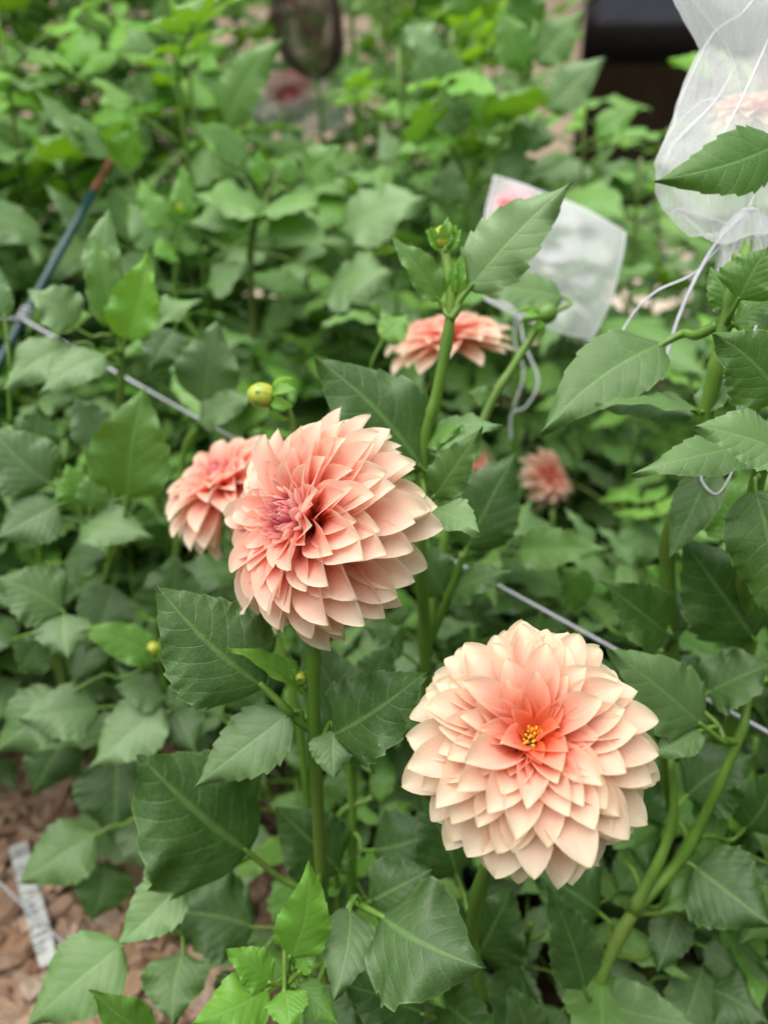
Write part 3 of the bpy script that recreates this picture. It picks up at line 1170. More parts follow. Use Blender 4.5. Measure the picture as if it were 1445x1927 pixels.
# ------------------------------------------------------------------ the plant with the open peach bloom
f2 = P(998, 1398, .345)
ax2 = V(-.07, .56, .82)
pb = Plant(ground_at(1040, 2080), 'dahlia plant carrying the big open peach bloom with a yellow centre')
pb.stem([f2 - ax2 * .012, f2 - ax2 * .05 + Vector((0, .0, -.02)), P(905, 1660, .46), P(890, 1800, .50)], .0038, .0050)
flower(pb, f2, ax2, 5.2, (OPEN, 'open'), M_PEACH, 166, 128, 28, .98, 5, 'open pale peach dahlia bloom, cream outer petals and orange yellow centre', stamens=True, jitter=1.5)
pb.stem([P(1408, 1310, .50), P(1385, 1400, .50), P(1290, 1600, .52), P(1180, 1735, .525), P(1115, 1880, .53)], .0026, .0058)
pb.stem([P(1262, 1430, .50), P(1262, 1560, .515), P(1190, 1720, .525)], .0022, .0042, False)
B = pb.leaf
B((1100, 1865, .50), (1034, 1672, .47), 104, 0, .3, wc=.8, fold=.25, droop=.3)
B((1125, 1886, .52), (1315, 1930, .47), 100, 0, .7, wc=.7)
B((990, 1960, .50), (960, 1856, .48), 84, 0, .5, wc=.8)
B((1302, 1628, .52), (1455, 1745, .48), 165, 0, .2, wc=.8)
B((1275, 1712, .55), (1236, 1832, .53), 78, 0, .25, wc=.8)
B((1322, 1366, .46), (1150, 1222, .43), 140, .05, .75, wc=.8, fold=.12, droop=.4, to=(1385, 1396, .50), pet=.0019)
B((1318, 1374, .46), (1215, 1425, .45), 60, .1, .6, wc=.6)
B((1330, 1305, .50), (1465, 1245, .47), 115, 0, .5, wc=.5, fold=.3)
B((1290, 1500, .55), (1420, 1420, .53), 140, 0, .1, wc=.8)
B((1130, 1720, .56), (1000, 1640, .55), 140, 0, .1, wc=.8)
B((1330, 1860, .55), (1450, 1930, .52), 110, 0, .2, wc=.8)
B((1180, 1560, .57), (1230, 1440, .55), 110, 0, .1, wc=.8)
B((1400, 1560, .53), (1460, 1450, .50), 130, 0, .05, wc=.8)
B((900, 1800, .54), (960, 1680, .52), 150, 0, .05, wc=.8)
B((860, 1650, .50), (790, 1500, .49), 140, 0, .05, wc=.8)
B((1320, 1780, .56), (1440, 1860, .55), 60, 0, .4, wc=.8)
B((1060, 1900, .56), (1020, 1990, .55), 90, .3, .2, wc=.8)
B((1380, 1700, .55), (1450, 1620, .55), 120, 0, .0, wc=.8)

# ------------------------------------------------------------------ tall stalk at the right
pr = Plant(ground_at(1290, 1760), 'tall bloomless dahlia stalk rising beside the large white gauze bag')
pr.stem([P(1392, 480, .415), P(1372, 560, .42), P(1348, 690, .43), P(1322, 800, .45), P(1300, 900, .47), P(1256, 1030, .50), P(1262, 1250, .55)], .0038, .0058)
pr.stem([P(1470, 780, .40), P(1425, 900, .43), P(1400, 1080, .47), P(1400, 1250, .53)], .0040, .0056)
pr.stem([P(1500, 250, .36), P(1500, 600, .39), P(1470, 780, .40)], .0030, .0040, False)
C = pr.leaf
C((1470, 268, .335), (1232, 340, .325), 122, .2, .3, wc=.75, fold=.12, droop=.45, roll=-8)
C((1470, 752, .36), (1346, 628, .345), 150, .1, .25, wc=.75, fold=.22, droop=.4)
C((1470, 850, .36), (1306, 800, .345), 100, .1, .9, wc=.6, fold=.25)
C((1420, 838, .41), (1186, 892, .39), 82, .1, .75, wc=.5, fold=.1, droop=.9)
C((1312, 775, .44), (1120, 756, .41), 40, .15, .7, wc=.1, fold=.35, droop=.25)
C((1312, 770, .45), (1135, 762, .46), 60, .1, .8, wc=.3, fold=.2, droop=.5)
C((1315, 772, .445), (1392, 700, .44), 50, .1, .85, wc=.3, fold=.3, droop=.6)
C((1250, 645, .45), (1016, 815, .43), 140, .08, .55, wc=.65, fold=.28, droop=.5, to=(1352, 610, .427), pet=.0024)
C((1388, 565, .40), (1445, 462, .385), 125, .3, .3, wc=.7)
C((1372, 590, .42), (1335, 500, .42), 60, .3, .3, wc=.7)
C((1375, 612, .42), (1475, 560, .40), 50, .3, .6, wc=.5, pet=.0022)
C((1340, 880, .46), (1258, 1050, .455), 84, .1, .0, wc=.5, fold=.3)
C((1420, 1205, .50), (1285, 1015, .48), 180, 0, .12, wc=.85, fold=.1)
C((1255, 1192, .51), (1130, 1092, .47), 120, .05, .05, wc=.7, fold=.3)
C((1420, 920, .42), (1450, 1190, .42), 150, .1, .0, wc=.8, fold=.2)
C((1260, 1100, .54), (1250, 1230, .53), 110, 0, .05, wc=.7)
C((1105, 1135, .66), (1052, 1065, .64), 80, .35, .1, wc=.6, to=(1255, 1230, .57))
C((1400, 1000, .50), (1310, 905, .50), 110, .45, .4, wc=.6)
C((1330, 1300, .56), (1200, 1240, .55), 100, 0, .15, wc=.7)
C((1410, 700, .42), (1470, 640, .40), 70, .2, .5, wc=.6)

# ------------------------------------------------------------------ the budded plant in the middle
pd = Plant(ground_at(800, 1700), 'dahlia plant with upright budded stalks and a coral bloom behind its stalk')
pd.stem([P(836, 462, .455), P(848, 580, .46), P(822, 740, .475), P(797, 850, .49), P(790, 1040, .52), P(801, 1220, .57)], .0028, .0054)
pd.stem([P(1020, 603, .55), P(965, 690, .555), P(915, 778, .56), P(850, 960, .57), P(803, 1210, .58)], .0026, .0042, False)
pd.stem([P(872, 1040, .54), P(845, 1120, .55), P(804, 1215, .57)], .0026, .0036, False)
f4 = P(845, 648, .66)
ax4 = V(-.20, .90, .36)
flower(pd, f4, ax4, 4.9, (TIGHT, 'tight'), M_CORAL, 110, 106, 5, .9, 12, 'coral bloom seen from its side behind a budded stalk', jitter=1.7, heart=(20, 30))
pd.stem([f4 - ax4 * .012, P(786, 760, .665), P(792, 860, .65), P(805, 1100, .64)], .0024, .0042)
bud(pd, P(834, 447, .455), V(-.1, .95, .3), .0062, M_BUD, 7, False)
bud(pd, P(1028, 590, .55), V(.75, .45, .1), .0075, M_LEAF and M_STEM, 8, True)
D = pd.leaf
D((880, 545, .455), (1074, 342, .43), 128, .05, 1.0, wc=.75, fold=.2, droop=.3, to=(847, 600, .46), pet=.0022)
D((826, 566, .46), (736, 444, .445), 62, .3, .5, wc=.6, fold=.35, to=(846, 600, .46))
D((862, 560, .458), (872, 470, .45), 28, .75, .3, fold=.5)
D((848, 555, .458), (858, 490, .45), 22, .8, .3, fold=.5)
D((826, 470, .455), (800, 432, .45), 24, .8, .3, fold=.5)
D((842, 470, .455), (868, 430, .45), 24, .8, .3, fold=.5)
D((838, 465, .452), (842, 405, .45), 24, .7, .3, fold=.5)
D((798, 885, .49), (594, 672, .465), 190, .0, .25, wc=.8, fold=.12, droop=.35)
D((814, 938, .46), (906, 803, .43), 78, .1, .4, wc=.6, fold=.2)
D((806, 962, .44), (902, 1002, .395), 78, .05, .95, wc=.55, fold=.15, droop=.6)
D((800, 842, .49), (946, 800, .47), 58, .1, .75, wc=.35, fold=.2, droop=.8)
D((800, 830, .49), (870, 800, .47), 40, .4, .4, wc=.5)
D((876, 1036, .56), (972, 850, .55), 145, .0, .15, wc=.8, fold=.1)
D((848, 1120, .55), (966, 1072, .52), 66, .05, .4, wc=.5, droop=.9)
D((836, 1122, .56), (775, 1005, .55), 96, .05, .5, wc=.8)
D((1060, 560, .57), (890, 540, .56), 70, .1, .7, wc=.5)
D((720, 640, .60), (770, 590, .60), 60, .6, .2, wc=.6, to=(786, 760, .665))
D((700, 780, .60), (640, 690, .58), 90, .2, .4, wc=.7)
D((930, 760, .57), (880, 740, .56), 40, .2, .5, wc=.6)
D((935, 730, .57), (960, 748, .56), 26, .2, .5, wc=.6)
D((760, 1230, .58), (690, 1180, .57), 60, .1, .4, wc=.6)
f5 = P(1030, 900, .95)
pk = Plant((P(1030, 900, .95).x, P(1030, 900, .95).y + .05, 0), 'dahlia plant with two small far coral blooms half hidden by leaves')
pk.stem([f5 - V(.5, .4, .5) * .010 + Vector((0, .01, 0)), P(1010, 1000, .97)], .0022, .0045)
flower(pk, f5, V(.55, .35, .6), 3.6, (TIGHT, 'tight'), M_CORAL, 60, 125, 5, .9, 15, jitter=1.8)
f6 = P(892, 868, .92)
flower(pk, f6, V(-.3, .6, .5), 2.2, (TIGHT, 'tight'), M_CORAL, 40, 120, 5, .9, 16, jitter=1.8)
pk.stem([f6 - V(-.3, .6, .5) * .006, P(900, 960, .95)], .0018, .0042)

# ------------------------------------------------------------------ leafy plant at the left
pc = Plant(ground_at(140, 1500), 'leafy dahlia plant with bright young shoots in front of the teal stake')
pc.stem([P(222, 470, .62), P(226, 560, .63), P(228, 740, .65), P(222, 900, .68), P(205, 1090, .72)], .0024, .0056)
pc.stem([P(245, 935, .63), P(220, 1040, .66), P(196, 1110, .72)], .0024, .0040, False)
pc.stem([P(95, 1130, .60), P(120, 1260, .70)], .0024, .0046)
pc.stem([P(300, 1240, .64), P(305, 1330, .66), P(230, 1420, .75)], .0022, .0044)
pc.stem([P(20, 800, .62), P(70, 1000, .66), P(100, 1200, .72)], .0026, .0048)
pc.stem([P(372, 800, .68), P(345, 860, .69), P(330, 1050, .72), P(280, 1250, .78)], .0022, .0044)
E = pc.leaf
E((236, 640, .61), (278, 470, .585), 95, .85, .2, wc=.6, fold=.35, droop=.25)
E((210, 615, .62), (176, 440, .60), 70, .35, .6, wc=.6, fold=.3)
E((196, 560, .62), (205, 390, .61), 70, .15, .9, wc=.7)
E((225, 600, .62), (235, 520, .615), 40, .9, .2, fold=.4)
E((140, 615, .62), (52, 545, .60), 88, .05, 1.0, wc=.55, fold=.3, droop=.9)
E((134, 650, .62), (6, 735, .60), 86, .05, 1.0, wc=.6, to=(222, 690, .64))
E((202, 668, .62), (72, 742, .60), 66, .05, .95, wc=.6)
E((250, 632, .62), (382, 562, .61), 50, .15, .8, wc=.35, droop=.9)
E((384, 762, .67), (408, 602, .65), 122, .0, .8, wc=.85, fold=.08, to=(352, 850, .69))
E((372, 796, .67), (482, 744, .65), 60, .0, .85, wc=.6)
E((240, 938, .60), (272, 728, .58), 150, .3, .1, wc=.8, fold=.3, to=(236, 1000, .65))
E((200, 845, .66), (140, 742, .65), 90, .0, .9, wc=.7)
E((98, 912, .60), (-20, 800, .58), 135, .0, .6, wc=.75)
E((112, 950, .60), (-10, 1015, .58), 110, .0, .6, wc=.7)
E((150, 982, .62), (290, 1012, .60), 86, .05, .8, wc=.6, droop=.8)
E((150, 965, .61), (128, 872, .60), 76, .6, .3, wc=.7)
E((170, 960, .61), (185, 880, .60), 60, .3, .7, wc=.7)
E((120, 1152, .60), (-15, 1085, .58), 120, .05, .6, wc=.7, to=(25, 1205, .62))
E((122, 1155, .60), (130, 1240, .58), 100, .0, .7, wc=.8)
E((300, 1244, .62), (134, 1182, .59), 72, .45, .2, wc=.6)
bud(pc, P(288, 1222, .62), V(.1, .9, .4), .006, M_BUD, 7, False)
E((188, 1332, .63), (34, 1352, .60), 104, .0, .9, wc=.65, droop=.8)
E((306, 1322, .64), (164, 1448, .61), 116, .0, 1.0, wc=.65, fold=.25)
E((310, 1315, .64), (215, 1290, .62), 70, .0, .9, wc=.6)
E((125, 1310, .62), (-15, 1420, .60), 120, .05, .6, wc=.7)
E((310, 1170, .66), (330, 1042, .64), 130, .0, .6, wc=.8)
E((215, 1100, .68), (160, 1230, .66), 110, .0, .6, wc=.7)
E((330, 1330, .66), (370, 1420, .64), 90, .0, .3, wc=.8)
E((130, 1380, .72), (60, 1500, .70), 110, .0, .1, wc=.8)
E((220, 1420, .70), (215, 1590, .68), 150, .0, .3, wc=.8)
E((255, 1530, .68), (285, 1650, .66), 90, .0, .5, wc=.8)
E((200, 1620, .70), (170, 1740, .68), 110, .15, .1, wc=.8)
E((10, 600, .60), (-5, 490, .60), 50, .1, .6)
E((60, 860, .64), (70, 760, .63), 90, .1, .4, wc=.7)
E((330, 620, .70), (280, 700, .69), 90, .0, .4, wc=.7)
E((120, 1060, .66), (200, 1050, .64), 80, .0, .5, wc=.7)
E((40, 1260, .64), (90, 1180, .62), 80, .0, .5, wc=.7)

# ------------------------------------------------------------------ taller shoots behind
pe = Plant((P(475, 560, .86).x, P(475, 560, .86).y, 0), 'pale young dahlia shoot with spreading light leaves behind the yellow bud')
pe.stem([P(540, 300, .80), P(500, 380, .81), P(476, 440, .82), P(474, 560, .86)], .0022, .0050, True, 8, .3)
pe.stem([P(338, 400, .80), P(334, 480, .81), P(336, 580, .83), P(400, 700, .86)], .0024, .0045)
bud(pe, P(338, 392, .80), V(0, .5, .8), .0088, M_BUD, 6, False)
G = pe.leaf
G((570, 335, .79), (648, 272, .77), 66, .45, 1.0, wc=.8)
G((545, 345, .79), (538, 288, .78), 44, .5, .9, wc=.8)
G((500, 388, .80), (362, 366, .76), 62, .35, 1.0, wc=.35)
G((500, 390, .80), (600, 385, .76), 66, .35, 1.0, wc=.35)
G((505, 412, .81), (625, 462, .78), 66, .3, 1.0, wc=.5)
G((470, 400, .81), (350, 420, .79), 60, .25, .9, wc=.4)
G((490, 350, .80), (490, 280, .79), 36, .8, .4)
G((470, 300, .84), (355, 225, .80), 60, .4, .8, wc=.5)
G((640, 435, .84), (808, 368, .80), 96, .1, 1.0, wc=.5)
G((620, 540, .82), (740, 510, .78), 120, .05, .9, wc=.5)
G((320, 460, .80), (240, 380, .79), 90, .25, .5, wc=.7)
G((325, 440, .80), (262, 335, .79), 56, .7, .4, wc=.7)
G((345, 430, .80), (345, 305, .79), 50, .7, .4, wc=.7)
G((330, 470, .80), (290, 480, .78), 50, .8, .2, wc=.7)
G((390, 540, .82), (470, 490, .80), 60, .1, .8, wc=.5)
G((220, 312, .84), (262, 238, .82), 66, .85, .1, wc=.8, to=(300, 420, .84))
G((208, 296, .82), (66, 166, .78), 50, .25, 1.0, wc=.5, to=(300, 420, .84))
G((425, 235, .88), (535, 68, .82), 78, .3, 1.0, wc=.6, to=(480, 380, .84))

pf = Plant((P(960, 420, 1.0).x, P(960, 420, 1.0).y, 0), 'tall dahlia shoot with broad upright leaves in front of the dark porch')
pf.stem([P(1020, -20, .95), P(985, 150, .96), P(945, 260, .98), P(930, 400, 1.0)], .0022, .0052)
pf.stem([P(850, 60, .95), P(845, 250, .97), P(880, 430, 1.0)], .0022, .0048)
G = pf.leaf
G((990, 128, .94), (940, 14, .92), 76, .45, .3, wc=.8)
G((905, 238, .95), (900, 130, .93), 84, .65, .2, wc=.8)
G((1030, 208, .94), (1140, 106, .91), 78, .05, .9, wc=.7)
G((1120, 258, .94), (1206, 200, .92), 54, .55, .4, wc=.6, to=(985, 330, .99))
G((842, 392, .95), (850, 295, .93), 70, .05, .8, wc=.8)
G((1010, 120, .94), (1100, 20, .92), 80, .2, .6, wc=.7)
G((960, 250, .95), (1050, 260, .93), 70, .1, .6, wc=.7)
G((930, 330, .95), (1010, 300, .93), 80, .15, .5, wc=.7)
G((850, 180, .95), (780, 80, .93), 100, .15, .3, wc=.7)
G((870, 250, .95), (820, 170, .93), 80, .1, .8, wc=.7)
G((830, 100, .95), (755, 50, .93), 60, .1, 1.0, wc=.5)
G((1000, 60, .95), (970, -40, .93), 80, .4, .4, wc=.7)
G((880, 30, .95), (860, -60, .93), 80, .4, .4, wc=.7)
G((1000, 400, .97), (1060, 330, .95), 80, .1, .5, wc=.7)

pg = Plant((P(355, 300, 1.1).x, P(355, 300, 1.1).y, 0), 'dahlia shoot with yellow green topmost leaves on a brownish stem')
pg.stem([P(362, 20, 1.05), P(360, 150, 1.06), P(352, 300, 1.08)], .0026, .0054, True, 8, .6)
G = pg.leaf
for b, t, w in [((345, 70), (315, -20), 50), ((372, 70), (362, -25), 44), ((350, 60), (290, 35), 36), ((372, 105), (425, 85), 40), ((350, 105), (318, 60), 40), ((375, 110), (415, 130), 36)]:
    G(b + (1.05,), t + (1.03,), w, .95, .3, wc=.8)
G((300, 90, 1.06), (190, 85, 1.02), 56, .2, 1.0, wc=.5)
G((300, 180, 1.06), (225, 165, 1.02), 56, .2, 1.0, wc=.5)
G((345, 190, 1.06), (250, 130, 1.04), 70, .4, .6, wc=.6)
G((370, 200, 1.06), (430, 120, 1.04), 70, .4, .6, wc=.6)

# ------------------------------------------------------------------ stake, twine, plant tag
s_top = P(214, 292, .86)
s_low = P(-30, 735, .76)
sd = (s_low - s_top).normalized()
s_end = s_top + sd * ((s_top.z + .03) / -sd.z)
s_mid = s_top + sd * .052
stake = empty('garden_stake', s_end + Vector((0, 0, .03)), 'slanting teal coated garden stake with a bare rusty orange tip', 'stake')
tube('coated_rod', [s_mid, s_end], .0044, .0044, M_TEAL, stake, 10, 20, rfun=lambda f: 1 + .10 * (abs(math.sin(f * 60)) > .93))
tube('rusty_tip', [s_top, s_mid + sd * .002], .0040, .0045, M_COPPER, stake, 10, 4)
tie = s_top + sd * ((P(45, 590, .78) - s_top).dot(sd))
tw = []
e2 = P(1445, 1371, .52)
ext = tie + (e2 - tie) * 1.25
for i in range(40):
    f = i / 39
    p = tie.lerp(ext, f)
    p.z -= .004 * math.sin(math.pi * f)
    tw.append(p + Vector((0, -.006, 0)) * (1 - f))
twine = link('twine', mesh_data('twine', *tube_geo(tw, .0015, .0014, 7), [M_STRING]))
tag(twine, 'taut white twine running from the teal stake behind the blooms', 'twine')
end_post = empty('garden_post', (ext.x, ext.y, 0), 'plain post outside the bed holding the far end of the twine', 'post')
tube('coated_rod', [Vector((ext.x, ext.y + .006, ext.z + .12)), Vector((ext.x, ext.y + .006, -.03))], .0044, .0044, M_TEAL, end_post, 10, 8)
coil = []
sx = sd.cross(Vector((0, 1, 0))).normalized()
sy = sd.cross(sx).normalized()
for i in range(60):
    a = i / 60 * 2 * math.pi * 4
    coil.append(tie + sd * (-.010 + .02 * i / 60) + (sx * math.cos(a) + sy * math.sin(a)) * .0056)
kn = link('knot', mesh_data('knot', *tube_geo(coil, .0013, .0013, 6), [M_STRING]), twine)
tube('loose_end', [tie + Vector((0, -.008, 0)), P(15, 600, .74), P(-40, 590, .75)], .0018, .0016, M_STRING, twine, 6, 6)

ta, tb = ground_at(34, 1590, .034), ground_at(93, 1815, .028)
td = (tb - ta)
tl = td.length
m = frame(ta, td, Vector((0, 0, 1)))
hw = .0088
plate = []
for yy in (0, .2, .4, .6, .8, 1.0):
    ww = hw if yy < .95 else hw * .8
    for xx in (-ww, ww):
        plate.append((xx, yy * tl, .0022 * math.sin(yy * 3.1)))
top = [(x, y, z + .0012) for x, y, z in plate]
nvp = len(plate)
faces = []
for i in range(5):
    a = i * 2
    faces.append((a + nvp, a + 1 + nvp, a + 3 + nvp, a + 2 + nvp))
    faces.append((a, a + 2, a + 3, a + 1))
    faces.append((a, a + nvp, a + 2 + nvp, a + 2))
    faces.append((a + 1, a + 3, a + 3 + nvp, a + 1 + nvp))
faces += [(0, 1, 1 + nvp, nvp), (10, 10 + nvp, 11 + nvp, 11)]
tagroot = link('plant_tag', mesh_data('plant_tag', plate + top, faces, [M_TAG], smooth=False), None, m)
tag(tagroot, 'white plastic plant tag with handwriting lying on the bark mulch', 'tag')


def stroke_text(strokes, size, ox, oy):
    """handwriting: strokes in a unit box; runs along the tag's length"""
    for st in strokes:
        pts = []
        for a, b in st:
            yv = oy + a * size
            xv = ox + (b - .5) * size * 1.3
            zz = .0022 * math.sin(yv / tl * 3.1) + .0014
            pts.append(Vector((xv, yv, zz)))
        for v, f in [tube_geo(catmull(pts, 4), .0006, .0006, 4, .4)]:
            o_ = len(INKV)
            INKV.extend(v)
            INKF.extend([tuple(i + o_ for i in q) for q in f])


INKV, INKF = [], []
GL = {
    'A': [[(0, 0), (.3, 1), (.6, 0)], [(.1, .4), (.5, .4)]],
    'l': [[(.1, 0), (.25, .5), (.2, 1), (.08, .9), (.12, .1), (.3, 0)]],
    'e': [[(0, .3), (.4, .35), (.3, .6), (.05, .5), (.05, .1), (.3, 0), (.5, .15)]],
    'r': [[(.05, .6), (.1, 0)], [(.1, .4), (.25, .6), (.4, .55)]],
    's': [[(.4, .55), (.1, .5), (.35, .25), (.05, .02)]],
    'P': [[(.05, 0), (.15, 1)], [(.05, .95), (.5, .95), (.5, .55), (.1, .45)]],
    'i': [[(.15, .55), (.15, 0)], [(.17, .8), (.18, .84), (.19, .86)]],
    'n': [[(.05, .55), (.05, 0)], [(.05, .4), (.25, .58), (.38, .4), (.4, 0)]],
    'k': [[(.1, 1), (.08, 0)], [(.4, .6), (.1, .3), (.42, 0)]],
    'E': [[(.5, .95), (.1, .8), (.05, .15), (.5, 0)], [(.08, .5), (.4, .5)]],
    'b': [[(.1, 1), (.08, 0), (.38, .05), (.4, .45), (.1, .45)]],
    'o': [[(.2, .55), (.02, .3), (.2, 0), (.42, .3), (.22, .56)]],
}
yo = .006
for word in ('Al', 'ers', 'Pink', 'Elbo'):
    for ch in word:
        stroke_text(GL[ch], .0125, 0, yo)
        yo += .0085
    yo += .010
yk = tl / max(yo, 1e-3)
INKV = [Vector((-v.x, v.y * min(1.0, yk), v.z)) for v in INKV]
ink = bpy.data.objects.new('handwriting', mesh_data('handwriting', INKV, [f[::-1] for f in INKF], [M_INK]))
COL.objects.link(ink)
ink.parent = tagroot
loose = tube('string_scrap', [ground_at(-40, 1625, .042), ground_at(30, 1690, .04), ground_at(62, 1722, .040), ground_at(150, 1800, .022)], .0013, .0012, M_STRING, None, 6, 6)
tag(loose, 'thin white string lying across the bark mulch by the tag', 'string')


# ------------------------------------------------------------------ gauze bags
root_surf = {}


def pouch(root, rows, cxs, d, thick, mat, seed, fold=.06, nseg=72, part='cloth', lean=0.0):
    """rows: (pixel y, half width in pixels, centre pixel x); a soft closed pouch with creases"""
    verts, faces = [], []
    pts = []
    for i in range(len(rows) - 1):
        for k in range(5):
            t = k / 5
            pts.append(tuple(a + (b - a) * (t * t * (3 - 2 * t)) for a, b in zip(rows[i], rows[i + 1])))
    pts.append(rows[-1])
    for (py, hw_, cx) in pts:
        for j in range(nseg):
            a = 2 * math.pi * j / nseg
            ca, sa = math.cos(a), math.sin(a)
            dirv = Vector((ca * 1.4, sa * 1.4, py * .006 + seed))
            n1 = abs(noise.noise(dirv))
            n2 = abs(noise.noise(dirv * 2.3 + Vector((4, 1, 7))))
            n3 = abs(noise.noise(Vector((ca * 4, sa * 4, py * .004 + seed))))
            r = hw_ * (1.03 - fold * 2.2 * n1 - fold * 1.2 * n2 - fold * 1.5 * n3)
            r *= 1 + .30 * max(0, 1 - hw_ / 120.0) * math.cos(17 * a + 2 * math.sin(3 * a))
            pe_ = py + hw_ * .22 * noise.noise(Vector((ca * 1.7, sa * 1.7, seed * 3 + py * .002)))
            verts.append(P(cx + ca * r, pe_, d + sa * r * thick * d / F))
    nr = len(pts)
    for i in range(nr - 1):
        for j in range(nseg):
            a, b = i * nseg + j, i * nseg + (j + 1) % nseg
            faces.append((a, b, b + nseg, a + nseg))
    faces.append(tuple(range(nseg)))

    def surf(a, t, off=.0006):
        i = min(nr - 1, int(t * (nr - 1)))
        j = int(round(a / 360 * nseg)) % nseg
        v = verts[i * nseg + j]
        return v + (EYE - v).normalized() * off
    root_surf[root.name] = surf
    return link(part, mesh_data(part, verts, faces, [mat]), root)


bag = empty('gauze_bag', P(1412, 400, .46), 'large white gauze bag tied over a bloom at a tall stalk', 'bag')
pouch(bag, [(-170, 120, 1400), (-80, 185, 1405), (0, 160, 1415), (97, 112, 1424), (200, 162, 1422), (315, 206, 1421), (400, 178, 1420), (448, 120, 1418), (440, 60, 1414), (400, 22, 1410)], None, .46, .62, M_ORGANZA, 3.3, .085)
root_surf[bag.name + '_body'] = root_surf[bag.name]
pouch(bag, [(398, 20, 1410), (425, 42, 1410), (470, 66, 1408), (515, 78, 1405)], None, .455, .7, M_ORGANZA, 8.1, .25, part='frill')
bag_surf = root_surf[bag.name + '_body']
for path in [[(186, .12), (215, .22), (240, .33), (262, .44)], [(300, .06), (268, .20), (228, .31), (200, .42), (186, .55)],
             [(190, .50), (222, .45), (262, .42)], [(184, .62), (215, .53), (236, .44), (250, .36)], [(186, .60), (220, .58), (250, .56)],
             [(190, .72), (215, .66), (245, .70), (262, .84)], [(200, .78), (225, .74), (258, .86)], [(232, .78), (240, .66), (238, .58)],
             [(262, .90), (250, .76), (275, .62)], [(285, .30), (262, .42), (245, .52)], [(262, .92), (280, .78), (300, .66)]]:
    tube('crease', [bag_surf(a_, t_) for a_, t_ in path], .0006, .0005, M_ORGANZA, bag, 6, 6, .35, rfun=lambda f: .25 + math.sin(math.pi * f) ** .6)
ring_pts = [P(1410 + 15 * math.cos(t * .5236), 400 + 5 * math.sin(t * .5236), .46 + .005 * math.sin(t * .5236)) for t in range(13)]
tube('drawstring', ring_pts, .0016, .0016, M_RIBBON, bag, 6, 3)
tube('drawstring', [P(1400, 402, .452), P(1352, 450, .45), P(1310, 520, .455), P(1275, 600, .465), P(1245, 690, .475), P(1205, 738, .48), P(1152, 748, .485)], .0014, .0013, M_RIBBON, bag, 7, 8, .45)
tube('drawstring', [P(1400, 404, .453), P(1340, 480, .46), P(1300, 518, .47), P(1235, 548, .48), P(1190, 592, .49), P(1158, 655, .495), P(1150, 745, .49)], .0014, .0012, M_RIBBON, bag, 7, 8, .45)
tube('drawstring', [P(1405, 402, .455), P(1440, 520, .45), P(1390, 740, .445), P(1385, 860, .45), P(1350, 930, .45), P(1318, 900, .455), P(1340, 865, .46)], .0014, .0012, M_RIBBON, bag, 7, 8, .45)
pr.stem([P(1416, 250, .46), P(1411, 400, .46), P(1395, 520, .43)], .0026, .0034, False)
flower(pr, P(1416, 215, .46), V(0, .9, .3), 2.4, (TIGHT, 'tight'), M_PEACH, 60, 120, 5, .9, 33, 'pale bloom veiled inside the large gauze bag')

mb = empty('gauze_bag', P(985, 575, .74), 'flat white gauze bag over a pink bloom, hanging among the leaves', 'bag')
corners = [(948, 322), (1192, 432), (1117, 655), (985, 600), (915, 425)]


def pillow(root, quad, d, bulge, mat, seed, hem=None, hem_r=.0022, tilt=0.0):
    (x0, y0), (x1, y1), (x2, y2), (x3, y3) = quad
    n_ = 26

    def soft(s, t):
        a, b = 2 * s - 1, 2 * t - 1
        a2, b2 = a * math.sqrt(1 - b * b * .16), b * math.sqrt(1 - a * a * .16)
        k = .03 * noise.noise(Vector((a2 * 2, b2 * 2, seed)))
        return (a2 + k + 1) / 2, (b2 - k + 1) / 2
    for sgn in (-1, 1):
        verts, faces = [], []
        for i in range(n_ + 1):
            for j in range(n_ + 1):
                s, t = soft(i / n_, j / n_)
                x = (x0 * (1 - s) + x1 * s) * (1 - t) + (x3 * (1 - s) + x2 * s) * t
                y = (y0 * (1 - s) + y1 * s) * (1 - t) + (y3 * (1 - s) + y2 * s) * t
                e = max(0.0, math.sin(math.pi * i / n_) * math.sin(math.pi * j / n_)) ** .6
                nz = abs(noise.noise(Vector((s * 2.6, t * 2.6, seed + sgn)))) + .4 * abs(noise.noise(Vector((s * 6, t * 6, seed + sgn))))
                verts.append(P(x, y, d + tilt * (s - .5) - sgn * bulge * e * (1.15 - 1.7 * nz)))
        for i in range(n_):
            for j in range(n_):
                a = i * (n_ + 1) + j
                f = (a, a + 1, a + n_ + 2, a + n_ + 1)
                faces.append(f if sgn < 0 else f[::-1])
        link('cloth', mesh_data('cloth', verts, faces, [mat]), root)
    if hem:
        def edge(s, t):
            s, t = soft(s, t)
            x = (x0 * (1 - s) + x1 * s) * (1 - t) + (x3 * (1 - s) + x2 * s) * t
            y = (y0 * (1 - s) + y1 * s) * (1 - t) + (y3 * (1 - s) + y2 * s) * t
            return P(x, y, d + tilt * (s - .5) + .003 * noise.noise(Vector((s * 5, t * 5, seed))))
        g12 = [i / 12 for i in range(13)]
        for line in ([(f, 0) for f in g12], [(1, f) for f in g12], [(1 - f, 1) for f in g12], [(0, 1 - f) for f in g12]):
            tube('hem', [edge(*q) for q in line], hem_r, hem_r, hem, root, 6, 2, .5)


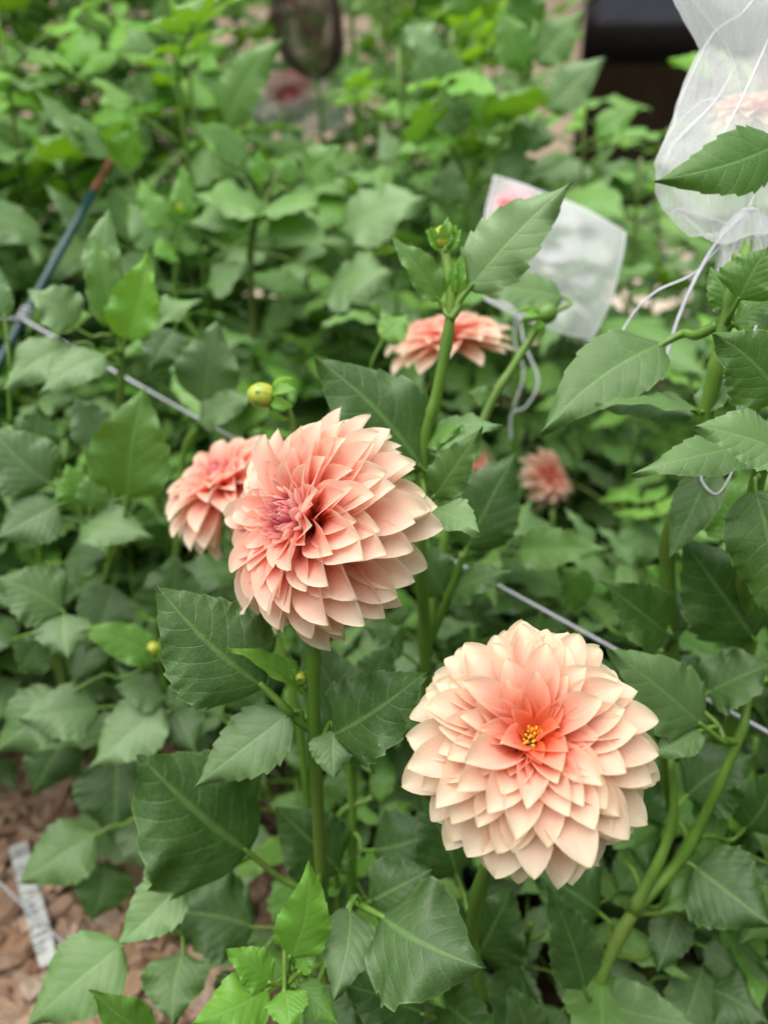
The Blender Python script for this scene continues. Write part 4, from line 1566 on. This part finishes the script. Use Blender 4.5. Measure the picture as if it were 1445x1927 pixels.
pillow(mb, [(918, 318), (1190, 432), (1118, 652), (905, 570)], .74, .045, M_ORGANZA, 2.2, M_HEM, .0018)
tube('drawstring', [P(975, 560, .735), P(985, 640, .73), P(1012, 715, .725), P(990, 765, .725), P(962, 780, .725), P(962, 830, .73)], .0014, .0013, M_RIBBON, mb, 7, 8, .45)
tube('drawstring', [P(975, 560, .735), P(968, 640, .74), P(985, 700, .74), P(965, 770, .74)], .0014, .0013, M_RIBBON, mb, 7, 8, .45)
pm = Plant((P(980, 700, .80).x, P(980, 700, .80).y, 0), 'dahlia plant whose pink bloom is wrapped in the flat gauze bag')
pm.stem([P(962, 400, .745), P(972, 560, .75), P(968, 800, .80)], .0022, .0045)
flower(pm, P(966, 385, .74), V(-.2, .6, .7), 2.0, (TIGHT, 'tight'), M_PINK, 60, 115, 5, .9, 41, 'pink bloom veiled by the flat gauze bag')

bb = empty('gauze_bag', P(520, 240, 1.45), 'white gauze bag around a pink bloom, below the dark brown bag', 'bag')
pillow(bb, [(420, 130), (640, 140), (660, 250), (425, 250)], 1.45, .05, M_ORGANZA, 5.7, M_HEM, .003)
ph_ = Plant((P(540, 250, 1.5).x, P(540, 250, 1.5).y, 0), 'tall dahlia plant with a rosy bloom wrapped in white gauze below the brown bag')
ph_.stem([P(545, 190, 1.45), P(545, 300, 1.48)], .0030, .0055)
flower(ph_, P(545, 165, 1.45), V(0, .5, .8), 4.6, (TIGHT, 'tight'), M_PINK, 70, 118, 5, .9, 44, 'rosy bloom veiled by white gauze')

br = empty('gauze_bag', P(590, 150, 1.3), 'dark brown sheer bag with reddish seams hung high among the plants', 'bag')
pouch(br, [(-90, 40, 575), (-40, 66, 573), (30, 71, 573), (85, 66, 578), (122, 48, 586), (143, 22, 592), (150, 8, 594)], None, 1.3, .55, M_BROWN, 6.4, .15, 60)
tube('seam', [P(515, -50, 1.27), P(560, 20, 1.255), P(597, 75, 1.262), P(600, 130, 1.285)], .0032, .0028, M_BROWNHEM, br, 6, 8, .6)
tube('seam', [P(600, -60, 1.28), P(636, 0, 1.29), P(642, 60, 1.295), P(622, 118, 1.295), P(594, 148, 1.30)], .0034, .0030, M_BROWNHEM, br, 6, 8, .6)
pn_ = Plant((P(600, 260, 1.33).x, P(600, 260, 1.33).y, 0), 'dahlia plant whose stalk holds up the dark brown sheer bag')
pn_.stem([P(592, 60, 1.30), P(597, 150, 1.30), P(606, 260, 1.33)], .0028, .0055)
bud(pn_, P(591, 50, 1.30), V(0, 1, .2), .016, M_STEM, 8, False)
